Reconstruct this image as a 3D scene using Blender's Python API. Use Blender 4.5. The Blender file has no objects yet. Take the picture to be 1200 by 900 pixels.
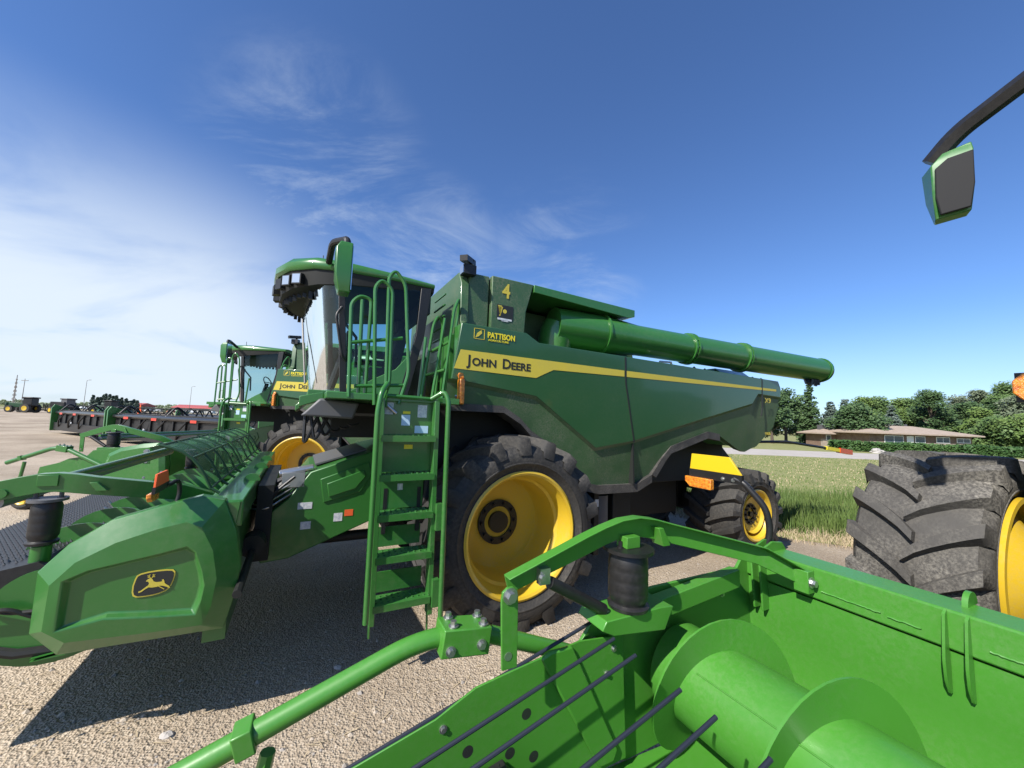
import bpy, bmesh, math, random
from mathutils import Vector, Matrix
C = bpy.context.scene
COL = C.collection
R = math.radians
random.seed(7)

# ---------------------------------------------------------------- camera, sky, sun, exposure
PITCH, ROLL, CAMH = math.atan(43/451), R(2.0), 2.3
cam_d = bpy.data.cameras.new('camera'); cam = bpy.data.objects.new('camera', cam_d); COL.objects.link(cam)
cam_d.sensor_width = 36.0; cam_d.lens = 36.0*451/1200; cam_d.clip_start = 0.05; cam_d.clip_end = 3000
fw = Vector((0, math.cos(PITCH), math.sin(PITCH))); rt = Vector((1, 0, 0)); up = rt.cross(fw)
r2 = rt*math.cos(ROLL)+up*math.sin(ROLL); u2 = -rt*math.sin(ROLL)+up*math.cos(ROLL)
m = Matrix((r2, u2, -fw)).transposed().to_4x4(); m.translation = (0, 0, CAMH)
cam.matrix_world = m
C.camera = cam

SUN_EL, SUN_DIR = R(42), Vector((math.cos(R(227)), math.sin(R(227)), 0)).normalized()
world = bpy.data.worlds.new("World"); C.world = world; world.use_nodes = True
wt = world.node_tree; wt.nodes.clear()
def wn(t, **k):
    n = wt.nodes.new(t)
    for a, b in k.items(): setattr(n, a, b)
    return n
sky = wn('ShaderNodeTexSky', sky_type='NISHITA', sun_disc=False, sun_elevation=SUN_EL,
         sun_rotation=math.atan2(SUN_DIR.x, SUN_DIR.y) % (2*math.pi), altitude=600, air_density=1.0, dust_density=0.6, ozone_density=2.2)
tc = wn('ShaderNodeTexCoord'); sep = wn('ShaderNodeSeparateXYZ'); wt.links.new(tc.outputs['Generated'], sep.inputs[0])
def wm(op, a, b=None, clamp=False):
    n = wn('ShaderNodeMath', operation=op, use_clamp=clamp)
    for i, v in enumerate((a, b)):
        if v is None: continue
        if isinstance(v, (int, float)): n.inputs[i].default_value = v
        else: wt.links.new(v, n.inputs[i])
    return n.outputs[0]
zz = wm('MAXIMUM', sep.outputs[2], 0.0); zden = wm('ADD', zz, 0.16)
cx = wm('DIVIDE', sep.outputs[0], zden); cy = wm('DIVIDE', sep.outputs[1], zden)
comb = wn('ShaderNodeCombineXYZ'); wt.links.new(cx, comb.inputs[0]); wt.links.new(cy, comb.inputs[1])
def wnoise(scale, detail, dist, rough, off=(0, 0, 0), stretch=(1, 1, 1), rot=0.0):
    mp = wn('ShaderNodeMapping'); mp.inputs['Scale'].default_value = stretch; mp.inputs['Location'].default_value = off; mp.inputs['Rotation'].default_value = (0, 0, rot)
    wt.links.new(comb.outputs[0], mp.inputs[0])
    n = wn('ShaderNodeTexNoise'); n.inputs['Scale'].default_value = scale; n.inputs['Detail'].default_value = detail
    n.inputs['Roughness'].default_value = rough; n.inputs['Distortion'].default_value = dist
    wt.links.new(mp.outputs[0], n.inputs['Vector']); return n.outputs[0]
def wramp(v, a, b):
    n = wn('ShaderNodeMapRange', interpolation_type='SMOOTHSTEP'); wt.links.new(v, n.inputs[0]); n.inputs[1].default_value = a; n.inputs[2].default_value = b; return n.outputs[0]
# large bank of cirrus on the left, thin wisps in the middle
left = wramp(wm('MULTIPLY', sep.outputs[0], -1.0), 0.30, 0.66)
low = wramp(wm('MULTIPLY', sep.outputs[2], -1.0), -0.52, -0.18)
bank = wm('MULTIPLY', wm('MULTIPLY', left, low), wramp(wnoise(0.8, 7, 0.6, 0.55, (3.1, 1.7, 0), (1.0, 1.3, 1), 0.5), 0.14, 0.52))
def blob(px, py, pz, r0, r1):
    v = Vector((px, py, pz)).normalized()
    d = wn('ShaderNodeVectorMath', operation='DOT_PRODUCT'); nn = wn('ShaderNodeVectorMath', operation='NORMALIZE')
    wt.links.new(tc.outputs['Generated'], nn.inputs[0]); wt.links.new(nn.outputs[0], d.inputs[0]); d.inputs[1].default_value = v
    return wramp(d.outputs['Value'], math.cos(R(r0)), math.cos(R(r1)))
wis = wm('MULTIPLY', wm('MAXIMUM', wm('MAXIMUM', blob(-0.24, 1, 0.42, 13, 1), blob(-0.55, 1, 0.66, 15, 2)), wm('MULTIPLY', blob(0.12, 1, 0.40, 14, 2), 0.7)),
         wramp(wnoise(1.2, 10, 2.2, 0.66, (7.3, 2.9, 0), (1.0, 1.5, 1), 0.9), 0.38, 0.85))
haze = wm('MULTIPLY', wramp(wm('MULTIPLY', sep.outputs[2], -1.0), -0.24, 0.0), 0.36)
mask = wm('MAXIMUM', wm('MAXIMUM', wm('MULTIPLY', bank, 0.92), wm('MULTIPLY', wis, 0.42)), haze, True)
deep = wn('ShaderNodeMixRGB', blend_type='MULTIPLY'); deep.inputs[0].default_value = 1.0; wt.links.new(sky.outputs[0], deep.inputs[1]); deep.inputs[2].default_value = (0.55, 0.73, 1.0, 1)
mixc = wn('ShaderNodeMixRGB'); wt.links.new(mask, mixc.inputs[0]); wt.links.new(deep.outputs[0], mixc.inputs[1]); mixc.inputs[2].default_value = (4.6, 5.15, 5.7, 1)
bg = wn('ShaderNodeBackground'); bg.inputs[1].default_value = 0.118
wo = wn('ShaderNodeOutputWorld'); wt.links.new(mixc.outputs[0], bg.inputs[0]); wt.links.new(bg.outputs[0], wo.inputs[0])

sd = bpy.data.lights.new('sun', 'SUN'); sd.energy = 4.6; sd.angle = R(0.53); sd.color = (1.0, 0.95, 0.87)
sun = bpy.data.objects.new('sun', sd); COL.objects.link(sun)
tosun = Vector((SUN_DIR.x*math.cos(SUN_EL), SUN_DIR.y*math.cos(SUN_EL), math.sin(SUN_EL)))
sun.rotation_euler = tosun.to_track_quat('Z', 'Y').to_euler(); sun.location = (-20, 10, 30)
C.view_settings.view_transform = 'Standard'; C.view_settings.look = 'None'; C.view_settings.exposure = 0.62; C.view_settings.gamma = 1.0
C.render.engine = 'CYCLES'
C.cycles.max_bounces = 8; C.cycles.transparent_max_bounces = 24

# ---------------------------------------------------------------- materials
def mat(name, col, rough=0.5, metal=0.0, coat=0.0, dust=None, bump=None, noise=None, spec=0.5, emit=None, coatr=0.08):
    """dust=(colour, amount 0..1, scale): wear of its own shape; noise=(col2, scale): mottling; bump=(scale, strength)"""
    M = bpy.data.materials.new(name); M.use_nodes = True; t = M.node_tree; b = t.nodes['Principled BSDF']
    b.inputs['Base Color'].default_value = (*col, 1); b.inputs['Roughness'].default_value = rough; b.inputs['Metallic'].default_value = metal
    b.inputs['Coat Weight'].default_value = coat; b.inputs['Coat Roughness'].default_value = coatr; b.inputs['Specular IOR Level'].default_value = spec
    tcn = t.nodes.new('ShaderNodeTexCoord'); cur = None
    def nz(scale, detail=5, rough_=0.6):
        n = t.nodes.new('ShaderNodeTexNoise'); n.inputs['Scale'].default_value = scale; n.inputs['Detail'].default_value = detail; n.inputs['Roughness'].default_value = rough_
        t.links.new(tcn.outputs['Object'], n.inputs['Vector']); return n.outputs[0]
    def rmp(v, a, c_):
        n = t.nodes.new('ShaderNodeMapRange'); t.links.new(v, n.inputs[0]); n.inputs[1].default_value = a; n.inputs[2].default_value = c_; return n.outputs[0]
    def mix(f, a, c2):
        n = t.nodes.new('ShaderNodeMixRGB'); t.links.new(f, n.inputs[0])
        if isinstance(a, tuple): n.inputs[1].default_value = (*a, 1)
        else: t.links.new(a, n.inputs[1])
        n.inputs[2].default_value = (*c2, 1); return n.outputs[0]
    cur = col
    if noise: cur = mix(rmp(nz(noise[1], 6), 0.35, 0.65), cur, noise[0])
    if dust:
        big = rmp(nz(dust[2]*0.25, 4), 0.35, 0.7); fine = rmp(nz(dust[2]*6, 8, 0.75), 0.42, 0.68)
        mu = t.nodes.new('ShaderNodeMath'); mu.operation = 'MULTIPLY'; t.links.new(big, mu.inputs[0]); t.links.new(fine, mu.inputs[1])
        mu2 = t.nodes.new('ShaderNodeMath'); mu2.operation = 'MULTIPLY_ADD'; t.links.new(mu.outputs[0], mu2.inputs[0]); mu2.inputs[1].default_value = dust[1]; mu2.inputs[2].default_value = dust[1]*0.12
        cur = mix(mu2.outputs[0], cur, dust[0])
        rr = t.nodes.new('ShaderNodeMath'); rr.operation = 'MULTIPLY_ADD'; rr.use_clamp = True
        t.links.new(mu2.outputs[0], rr.inputs[0]); rr.inputs[1].default_value = 0.8; rr.inputs[2].default_value = rough; t.links.new(rr.outputs[0], b.inputs['Roughness'])
    if not isinstance(cur, tuple): t.links.new(cur, b.inputs['Base Color'])
    if bump:
        bn = t.nodes.new('ShaderNodeBump'); bn.inputs['Strength'].default_value = bump[1]; bn.inputs['Distance'].default_value = 0.02
        t.links.new(nz(bump[0], 6), bn.inputs['Height']); t.links.new(bn.outputs[0], b.inputs['Normal'])
    if emit:
        b.inputs['Emission Color'].default_value = (*emit[0], 1); b.inputs['Emission Strength'].default_value = emit[1]
    return M
DUST = (0.30, 0.26, 0.20)
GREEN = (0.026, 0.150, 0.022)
M_ = {}
M_['green'] = mat('green_paint', GREEN, 0.32, coat=0.5, dust=(DUST, 0.16, 3.0), bump=(3.0, 0.03))
M_['green_sunlit'] = mat('sunlit_green_paint', (0.052, 0.228, 0.020), 0.38, coat=0.3, dust=((0.14, 0.25, 0.09), 0.35, 6.0), bump=(2.5, 0.04), coatr=0.2)  # brighter copy of the machine green; sunlit tone put into the colour
M_['green_dusty'] = mat('dusty_green_paint', (0.020, 0.090, 0.024), 0.42, coat=0.2, dust=(DUST, 0.55, 9.0), bump=(3.0, 0.03))
M_['panel'] = mat('shaded_panel_paint', (0.024, 0.092, 0.032), 0.30, coat=0.45, dust=(DUST, 0.10, 6.0), bump=(0.8, 0.02))  # darker copy of the body green; the side's shade is in the colour
M_['yellow'] = mat('wheel_yellow', (0.62, 0.41, 0.016), 0.35, coat=0.3, dust=((0.42, 0.33, 0.16), 0.35, 5.0))
M_['decal'] = mat('decal_yellow', (0.62, 0.50, 0.05), 0.45, dust=((0.30, 0.27, 0.14), 0.35, 14.0))
M_['reflect_y'] = mat('reflector_yellow', (0.68, 0.46, 0.012), 0.4)
M_['ink'] = mat('decal_ink', (0.02, 0.022, 0.02), 0.5)
M_['rubber'] = mat('tyre_rubber', (0.022, 0.022, 0.022), 0.62, dust=((0.24, 0.215, 0.18), 0.42, 5.0), bump=(40, 0.25), spec=0.35)
M_['rubber_dusty'] = mat('dusty_tyre_rubber', (0.036, 0.034, 0.033), 0.62, dust=((0.44, 0.41, 0.35), 0.62, 7.0), bump=(35, 0.3), spec=0.3)
M_['bellows'] = mat('airbag_rubber', (0.010, 0.010, 0.011), 0.42, dust=((0.2, 0.18, 0.16), 0.10, 5.0))
M_['black'] = mat('black_plastic', (0.009, 0.009, 0.010), 0.42, dust=((0.20, 0.18, 0.15), 0.10, 6.0))
M_['dark'] = mat('grimy_machinery', (0.006, 0.007, 0.006), 0.6, dust=((0.10, 0.09, 0.07), 0.15, 5.0))
M_['trim'] = mat('dusty_black_trim', (0.016, 0.016, 0.016), 0.55, dust=((0.34, 0.31, 0.27), 0.5, 18.0))
M_['grey'] = mat('grey_plastic', (0.10, 0.10, 0.105), 0.5)
M_['mirrorgrey'] = mat('mirror_shell_grey', (0.022, 0.022, 0.023), 0.65, spec=0.2)
M_['steel'] = mat('zinc_steel', (0.48, 0.48, 0.46), 0.35, metal=0.9)
M_['chrome'] = mat('lamp_reflector', (0.75, 0.76, 0.78), 0.15, metal=1.0)
M_['white'] = mat('white_sticker', (0.72, 0.73, 0.72), 0.5, noise=((0.42, 0.45, 0.50), 38))
M_['blue_st'] = mat('pale_blue_sticker', (0.45, 0.62, 0.78), 0.5)
M_['yel_st'] = mat('yellow_sticker', (0.78, 0.66, 0.03), 0.5)
M_['amber'] = mat('amber_lens', (0.50, 0.11, 0.008), 0.22, coat=0.6, noise=((0.88, 0.33, 0.03), 38), bump=(60, 0.6))
M_['red'] = mat('red_lens', (0.62, 0.035, 0.015), 0.3, coat=0.4)
M_['orange_red'] = mat('orange_fluorescent', (0.85, 0.13, 0.03), 0.5)
M_['seat'] = mat('seat_cloth', (0.035, 0.034, 0.033), 0.9)
M_['silver'] = mat('grey_roller', (0.32, 0.32, 0.33), 0.4, metal=0.6)
M_['house'] = mat('brown_siding', (0.16, 0.10, 0.075), 0.85, noise=((0.22, 0.15, 0.11), 2))
M_['brick'] = mat('tan_siding', (0.36, 0.30, 0.25), 0.85, noise=((0.28, 0.23, 0.19), 3))
M_['roof'] = mat('brown_shingle', (0.40, 0.32, 0.25), 0.9, noise=((0.33, 0.26, 0.20), 2.0), bump=(12, 0.4))
M_['trimw'] = mat('white_window_frame', (0.75, 0.75, 0.72), 0.5)
M_['pane'] = mat('house_glass', (0.10, 0.13, 0.15), 0.08)
M_['redroof'] = mat('red_roof_metal', (0.42, 0.10, 0.09), 0.6)
M_['wallpale'] = mat('pale_metal_wall', (0.42, 0.41, 0.40), 0.7)
M_['bark'] = mat('bark', (0.10, 0.075, 0.055), 0.9)
M_['pole'] = mat('weathered_pole', (0.20, 0.18, 0.16), 0.8)
M_['rock'] = mat('pale_rock', (0.40, 0.37, 0.34), 0.9, bump=(6, 0.6))
def leafmat(name, c1, c2, scale=0.9):
    M = mat(name, c1, 0.6, noise=(c2, scale), spec=0.3); return M
M_['leaf1'] = leafmat('leaf_mid_green', (0.065, 0.120, 0.034), (0.115, 0.180, 0.055))  # tree leaf colours lightened, aerial haze mixed into their base greens
M_['leaf2'] = leafmat('leaf_dark_green', (0.040, 0.080, 0.028), (0.070, 0.120, 0.042))
M_['leaf3'] = leafmat('leaf_bluish_spruce', (0.070, 0.105, 0.080), (0.12, 0.155, 0.125))
M_['leaf4'] = leafmat('leaf_light_green', (0.085, 0.145, 0.030), (0.13, 0.19, 0.05))
M_['leaf5'] = leafmat('leaf_greyish_willow', (0.10, 0.135, 0.075), (0.15, 0.18, 0.11))
M_['hedge'] = leafmat('hedge_leaf', (0.035, 0.085, 0.022), (0.060, 0.120, 0.03), 0.6)
M_['blade'] = leafmat('grass_blade', (0.075, 0.135, 0.028), (0.15, 0.20, 0.06), 1.6)
M_['straw'] = mat('dry_straw', (0.46, 0.37, 0.24), 0.9)

M_['darkgreen'] = mat('dark_green_steel', (0.015, 0.06, 0.022), 0.5)
def glassmat(name, tint, gl=0.12, rough=0.02):
    M = bpy.data.materials.new(name); M.use_nodes = True; t = M.node_tree; t.nodes.clear()
    o = t.nodes.new('ShaderNodeOutputMaterial'); mx = t.nodes.new('ShaderNodeMixShader'); tr = t.nodes.new('ShaderNodeBsdfTransparent'); g = t.nodes.new('ShaderNodeBsdfGlossy')
    fr = t.nodes.new('ShaderNodeFresnel'); fr.inputs[0].default_value = 1.38
    ad = t.nodes.new('ShaderNodeMath'); ad.operation = 'ADD'; ad.use_clamp = True; ad.inputs[1].default_value = gl; t.links.new(fr.outputs[0], ad.inputs[0])
    tr.inputs[0].default_value = (*tint, 1); g.inputs['Roughness'].default_value = rough; g.inputs[0].default_value = (0.9, 0.95, 0.95, 1)
    t.links.new(ad.outputs[0], mx.inputs[0]); t.links.new(tr.outputs[0], mx.inputs[1]); t.links.new(g.outputs[0], mx.inputs[2]); t.links.new(mx.outputs[0], o.inputs[0])
    return M
M_['glass'] = glassmat('cab_glass', (0.66, 0.83, 0.80), 0.0)
M_['glass_dusty'] = glassmat('dusty_windshield', (0.70, 0.80, 0.79), 0.03, 0.05)

def meshscreen():
    M = bpy.data.materials.new('screen_mesh'); M.use_nodes = True; t = M.node_tree; b = t.nodes['Principled BSDF']
    b.inputs['Base Color'].default_value = (0.05, 0.16, 0.07, 1); b.inputs['Roughness'].default_value = 0.5; b.inputs['Alpha'].default_value = 0.5
    return M
M_['screen'] = meshscreen()

def gravel():
    M = bpy.data.materials.new('gravel_ground'); M.use_nodes = True; t = M.node_tree; b = t.nodes['Principled BSDF']; b.inputs['Roughness'].default_value = 0.95; b.inputs['Specular IOR Level'].default_value = 0.15
    tcn = t.nodes.new('ShaderNodeTexCoord')
    def nz(s, d=6, r=0.6):
        n = t.nodes.new('ShaderNodeTexNoise'); n.inputs['Scale'].default_value = s; n.inputs['Detail'].default_value = d; n.inputs['Roughness'].default_value = r; t.links.new(tcn.outputs['Object'], n.inputs[0]); return n.outputs[0]
    def ramp(v, stops):
        n = t.nodes.new('ShaderNodeValToRGB'); e = n.color_ramp.elements
        e[0].position, e[0].color = stops[0][0], (*stops[0][1], 1); e[1].position, e[1].color = stops[-1][0], (*stops[-1][1], 1)
        for p, c in stops[1:-1]: x = e.new(p); x.color = (*c, 1)
        t.links.new(v, n.inputs[0]); return n.outputs[0]
    def mixn(f, a, c, mode='MIX'):
        n = t.nodes.new('ShaderNodeMixRGB'); n.blend_type = mode
        if isinstance(f, float): n.inputs[0].default_value = f
        else: t.links.new(f, n.inputs[0])
        t.links.new(a, n.inputs[1]); t.links.new(c, n.inputs[2]); return n.outputs[0]
    v = t.nodes.new('ShaderNodeTexVoronoi'); v.inputs['Scale'].default_value = 62; t.links.new(tcn.outputs['Object'], v.inputs[0])
    v2 = t.nodes.new('ShaderNodeTexVoronoi'); v2.inputs['Scale'].default_value = 24; t.links.new(tcn.outputs['Object'], v2.inputs[0])
    stones = ramp(v.outputs['Color'], [(0.1, (0.26, 0.215, 0.165)), (0.5, (0.43, 0.365, 0.285)), (0.95, (0.60, 0.54, 0.45))])
    sand = ramp(nz(1.3), [(0.3, (0.41, 0.33, 0.25)), (0.55, (0.48, 0.395, 0.305)), (0.75, (0.54, 0.455, 0.36))])
    c = mixn(0.55, sand, stones)
    streak = ramp(nz(0.22, 5, 0.55), [(0.36, (0.70, 0.67, 0.63)), (0.62, (1.08, 1.06, 1.02))])
    c = mixn(1.0, c, streak, 'MULTIPLY')
    straw = ramp(nz(14, 8, 0.8), [(0.60, (0, 0, 0)), (0.68, (0.6, 0.6, 0.6))])
    s2 = ramp(nz(3.0, 2), [(0, (0.55, 0.46, 0.31)), (1, (0.60, 0.50, 0.35))])
    c = mixn(straw, c, s2)
    t.links.new(c, b.inputs['Base Color'])
    bn = t.nodes.new('ShaderNodeBump'); bn.inputs['Strength'].default_value = 0.8; bn.inputs['Distance'].default_value = 0.015
    ad = t.nodes.new('ShaderNodeMath'); ad.operation = 'ADD'; t.links.new(v.outputs['Distance'], ad.inputs[0]); t.links.new(v2.outputs['Distance'], ad.inputs[1])
    ad2 = t.nodes.new('ShaderNodeMath'); ad2.operation = 'ADD'; t.links.new(ad.outputs[0], ad2.inputs[0]); t.links.new(nz(8, 8, 0.7), ad2.inputs[1])
    t.links.new(ad2.outputs[0], bn.inputs['Height']); t.links.new(bn.outputs[0], b.inputs['Normal'])
    return M
M_['gravel'] = gravel()
M_['mown'] = mat('mown_grass', (0.20, 0.225, 0.075), 0.9, noise=((0.28, 0.275, 0.115), 0.9), dust=((0.30, 0.27, 0.14), 0.7, 4.0), bump=(30, 0.9), spec=0.15)
M_['field'] = mat('field_grass', (0.16, 0.19, 0.07), 0.95, noise=((0.24, 0.23, 0.11), 0.12), spec=0.1)
M_['roadm'] = mat('pale_road', (0.40, 0.36, 0.315), 0.95, noise=((0.46, 0.42, 0.37), 0.7), bump=(20, 0.3), spec=0.15)

# ---------------------------------------------------------------- mesh helpers
EACH = {'riser_panel', 'clamp_block', 'door_glass', 'panel_seam', 'hydraulic_hose', 'pillar', 'pivot_link', 'wheels', 'lift_cylinder', 'air_tank', 'battery_box', 'wiper', 'screen_rail', 'front_corner', 'feed_finger', 'bolt', 'lamp_housing', 'antenna', 'side_hole', 'rail_bracket', 'flange', 'antler', 'yellow_stripe'}
class MB:
    def __init__(s): s.v = []; s.f = []; s.mi = []; s.cur = 0; s.flat = []
    def mat(s, i): s.cur = i; return s
    def add(s, vs, fs):
        o = len(s.v); s.v += [tuple(p) for p in vs]
        for f in fs: s.f.append([o+i for i in f]); s.mi.append(s.cur)
        return s
    def box(s, x0, x1, y0, y1, z0, z1):
        vs = [(x, y, z) for x in (x0, x1) for y in (y0, y1) for z in (z0, z1)]
        return s.add(vs, [(0, 1, 3, 2), (4, 6, 7, 5), (0, 4, 5, 1), (2, 3, 7, 6), (0, 2, 6, 4), (1, 5, 7, 3)])
    def bar(s, p0, p1, w, h, upv=(0, 0, 1)):
        p0, p1 = Vector(p0), Vector(p1); d = (p1-p0).normalized(); u = Vector(upv)
        if abs(d.dot(u)) > 0.98: u = Vector((1, 0, 0))
        a = d.cross(u).normalized(); b = a.cross(d).normalized()
        vs = [p+a*w/2*i+b*h/2*j for p in (p0, p1) for i, j in ((-1, -1), (1, -1), (1, 1), (-1, 1))]
        return s.add(vs, [(0, 3, 2, 1), (4, 5, 6, 7), (0, 1, 5, 4), (1, 2, 6, 5), (2, 3, 7, 6), (3, 0, 4, 7)])
    def prism(s, poly, a, b, axis='y'):
        n = len(poly)
        def P(p, t): return {'y': (p[0], t, p[1]), 'x': (t, p[0], p[1]), 'z': (p[0], p[1], t)}[axis]
        vs = [P(p, a) for p in poly]+[P(p, b) for p in poly]
        return s.add(vs, [list(range(n))[::-1], list(range(n, 2*n))]+[(i, (i+1) % n, n+(i+1) % n, n+i) for i in range(n)])
    def loft(s, rings, caps=True, closed=True):
        n = len(rings[0]); vs = [p for r in rings for p in r]; fs = []
        for k in range(len(rings)-1):
            for i in range(n if closed else n-1):
                j = (i+1) % n; fs.append((k*n+i, k*n+j, (k+1)*n+j, (k+1)*n+i))
        if caps: fs += [list(range(n))[::-1], list(range((len(rings)-1)*n, len(rings)*n))]
        return s.add(vs, fs)
    def tube(s, pts, r, seg=10, caps=True, radii=None):
        pts = [Vector(p) for p in pts]; rings = []; ref = None
        for i, p in enumerate(pts):
            if i == 0: d = pts[1]-p
            elif i == len(pts)-1: d = p-pts[-2]
            else: d = (pts[i+1]-p).normalized()+(p-pts[i-1]).normalized()
            d.normalize()
            if ref is None:
                ref = Vector((0, 0, 1)) if abs(d.z) < 0.9 else Vector((1, 0, 0))
            a = d.cross(ref).normalized(); b = a.cross(d).normalized(); ref = b
            rr = radii[i] if radii else r
            rings.append([p+(a*math.cos(2*math.pi*k/seg)+b*math.sin(2*math.pi*k/seg))*rr for k in range(seg)])
        return s.loft(rings, caps)
    def cyl(s, p0, p1, r, seg=16, r1=None): return s.tube([p0, p1], r, seg, True, [r, r if r1 is None else r1])
    def lathe_y(s, prof, cx, cz, seg=48, closed=False):
        """prof: (radius, y) list, around the y axis through (cx, cz)"""
        n = len(prof); rings = []
        for k in range(seg):
            a = 2*math.pi*k/seg; rings.append([(cx+r*math.cos(a), y, cz+r*math.sin(a)) for r, y in prof])
        vs = [p for r_ in rings for p in r_]; fs = []
        for k in range(seg):
            k2 = (k+1) % seg
            for i in range(n if closed else n-1):
                j = (i+1) % n; fs.append((k*n+i, k*n+j, k2*n+j, k2*n+i))
        return s.add(vs, fs)
    def plate(s, pts, th):
        """flat (or nearly) 3-D polygon given thickness th along its normal"""
        P = [Vector(p) for p in pts]; nrm = Vector((0, 0, 0))
        for i in range(len(P)): nrm += P[i].cross(P[(i+1) % len(P)])
        nrm.normalize(); n = len(P)
        return s.add([p for p in P]+[p-nrm*th for p in P], [list(range(n)), list(range(2*n-1, n-1, -1))]+[(i, n+i, n+(i+1) % n, (i+1) % n) for i in range(n)])
    def islands(s):
        par = list(range(len(s.v)))
        def find(a):
            while par[a] != a: par[a] = par[par[a]]; a = par[a]
            return a
        for f in s.f:
            for i in f[1:]: par[find(i)] = find(f[0])
        groups = {}
        for f, mi in zip(s.f, s.mi): groups.setdefault(find(f[0]), []).append((f, mi))
        out = []
        for k in sorted(groups):
            q = MB(); mp = {}
            for f, mi in groups[k]:
                for i in f:
                    if i not in mp: mp[i] = len(q.v); q.v.append(s.v[i])
                q.f.append([mp[i] for i in f]); q.mi.append(mi)
            out.append(q)
        return out
    def build(s, name, mats, parent=None, smooth=35, bevel=0, recalc=True):
        if name in EACH:
            isl = s.islands()
            if len(isl) > 1:
                os_ = [q.build(name, mats, parent, smooth, bevel, recalc) for q in isl]; return os_[0]
        me = bpy.data.meshes.new(name); bm = bmesh.new()
        vv = [bm.verts.new(p) for p in s.v]
        for f, mi in zip(s.f, s.mi):
            try: fc = bm.faces.new([vv[i] for i in f]); fc.material_index = mi; fc.smooth = bool(smooth)
            except ValueError: pass
        if recalc: bmesh.ops.recalc_face_normals(bm, faces=bm.faces)
        bm.to_mesh(me); bm.free()
        for k in (mats if isinstance(mats, (list, tuple)) else [mats]): me.materials.append(M_[k] if isinstance(k, str) else k)
        if smooth: me.set_sharp_from_angle(angle=R(smooth))
        o = bpy.data.objects.new(name, me); COL.objects.link(o)
        if parent: o.parent = parent
        if bevel:
            b = o.modifiers.new('bevel', 'BEVEL'); b.width = bevel; b.segments = 2; b.limit_method = 'ANGLE'; b.angle_limit = R(40); b.harden_normals = False
        return o
def fillet(pts, r=0.06, n=4):
    P = [Vector(p) for p in pts]; out = [P[0]]
    for i in range(1, len(P)-1):
        a, b, c = P[i-1], P[i], P[i+1]; ra = min(r, (a-b).length*0.45, (c-b).length*0.45)
        s0 = b+(a-b).normalized()*ra; s1 = b+(c-b).normalized()*ra
        for k in range(n+1):
            t = k/n; out.append(s0*(1-t)**2+b*2*t*(1-t)+s1*t*t)
    out.append(P[-1]); return out
def tag(o, label=None, cat=None, group=None, kind=None):
    if label: o['label'] = label
    if cat: o['category'] = cat
    if group: o['group'] = group
    if kind: o['kind'] = kind
    return o
def empty(name, loc=(0, 0, 0), rz=0.0):
    o = bpy.data.objects.new(name, None); COL.objects.link(o); o.location = loc; o.rotation_euler = (0, 0, rz); o.empty_display_size = 0.3; return o
def copy_tree(o, parent=None):
    c = o.copy(); COL.objects.link(c); c.parent = parent
    for k in [x for x in bpy.data.objects if x.parent == o and x is not c]: copy_tree(k, c)
    return c
def text(name, s, size, m, parent, loc, xdir, zdir, bold=0.0, ext=0.0015, sx=1.0, shear=0.0):
    cu = bpy.data.curves.new(name, 'FONT'); cu.body = s; cu.size = size; cu.extrude = ext; cu.offset = bold; cu.shear = shear; cu.resolution_u = 3
    to = bpy.data.objects.new(name, cu); COL.objects.link(to)
    dg = bpy.context.evaluated_depsgraph_get(); me = bpy.data.meshes.new_from_object(to.evaluated_get(dg)); bpy.data.objects.remove(to)
    x = Vector(xdir).normalized(); z = Vector(zdir).normalized(); z = (z-x*x.dot(z)).normalized(); n = x.cross(z)
    mx = Matrix((x*sx, z, n)).transposed().to_4x4(); mx.translation = loc; me.transform(mx)
    me.materials.clear(); me.materials.append(M_[m]); me.name = name
    o = bpy.data.objects.new(name, me); COL.objects.link(o); o.parent = parent; return o
def textw(me): xs = [v.co for v in me.vertices]; return xs

# ---------------------------------------------------------------- ground, fields, road
g = MB(); g.add([(-1500, -300, 0), (1500, -300, 0), (1500, 1500, 0), (-1500, 1500, 0)], [(0, 1, 2, 3)])
tag(g.build('ground', 'gravel', smooth=0), kind='structure')
g = MB(); g.add([(5.6, 8.6, .004), (14, 5.2, .004), (60, -12, .004), (900, -200, .004), (900, 900, .004), (-3, 900, .004), (-3, 60, .004), (1.5, 16, .004)], [list(range(8))])
tag(g.build('grass_field', 'mown', smooth=0), kind='structure')
g = MB(); g.add([(-6, 34.6, .008), (24, 35.0, .008), (60, 30.5, .008), (300, -8, .008), (300, 4, .008), (60, 42, .008), (24, 46, .008), (-6, 46, .008)], [list(range(8))])
tag(g.build('gravel_road', 'roadm', smooth=0), kind='structure')
g = MB(); g.add([(-900, 150, .004), (-60, 150, .004), (-60, 190, .004), (-900, 190, .004)], [(0, 1, 2, 3)])
g.add([(-900, 230, .004), (-10, 230, .004), (-10, 1400, .004), (-900, 1400, .004)], [(0, 1, 2, 3)])
tag(g.build('far_field', 'field', smooth=0), kind='structure')

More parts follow.
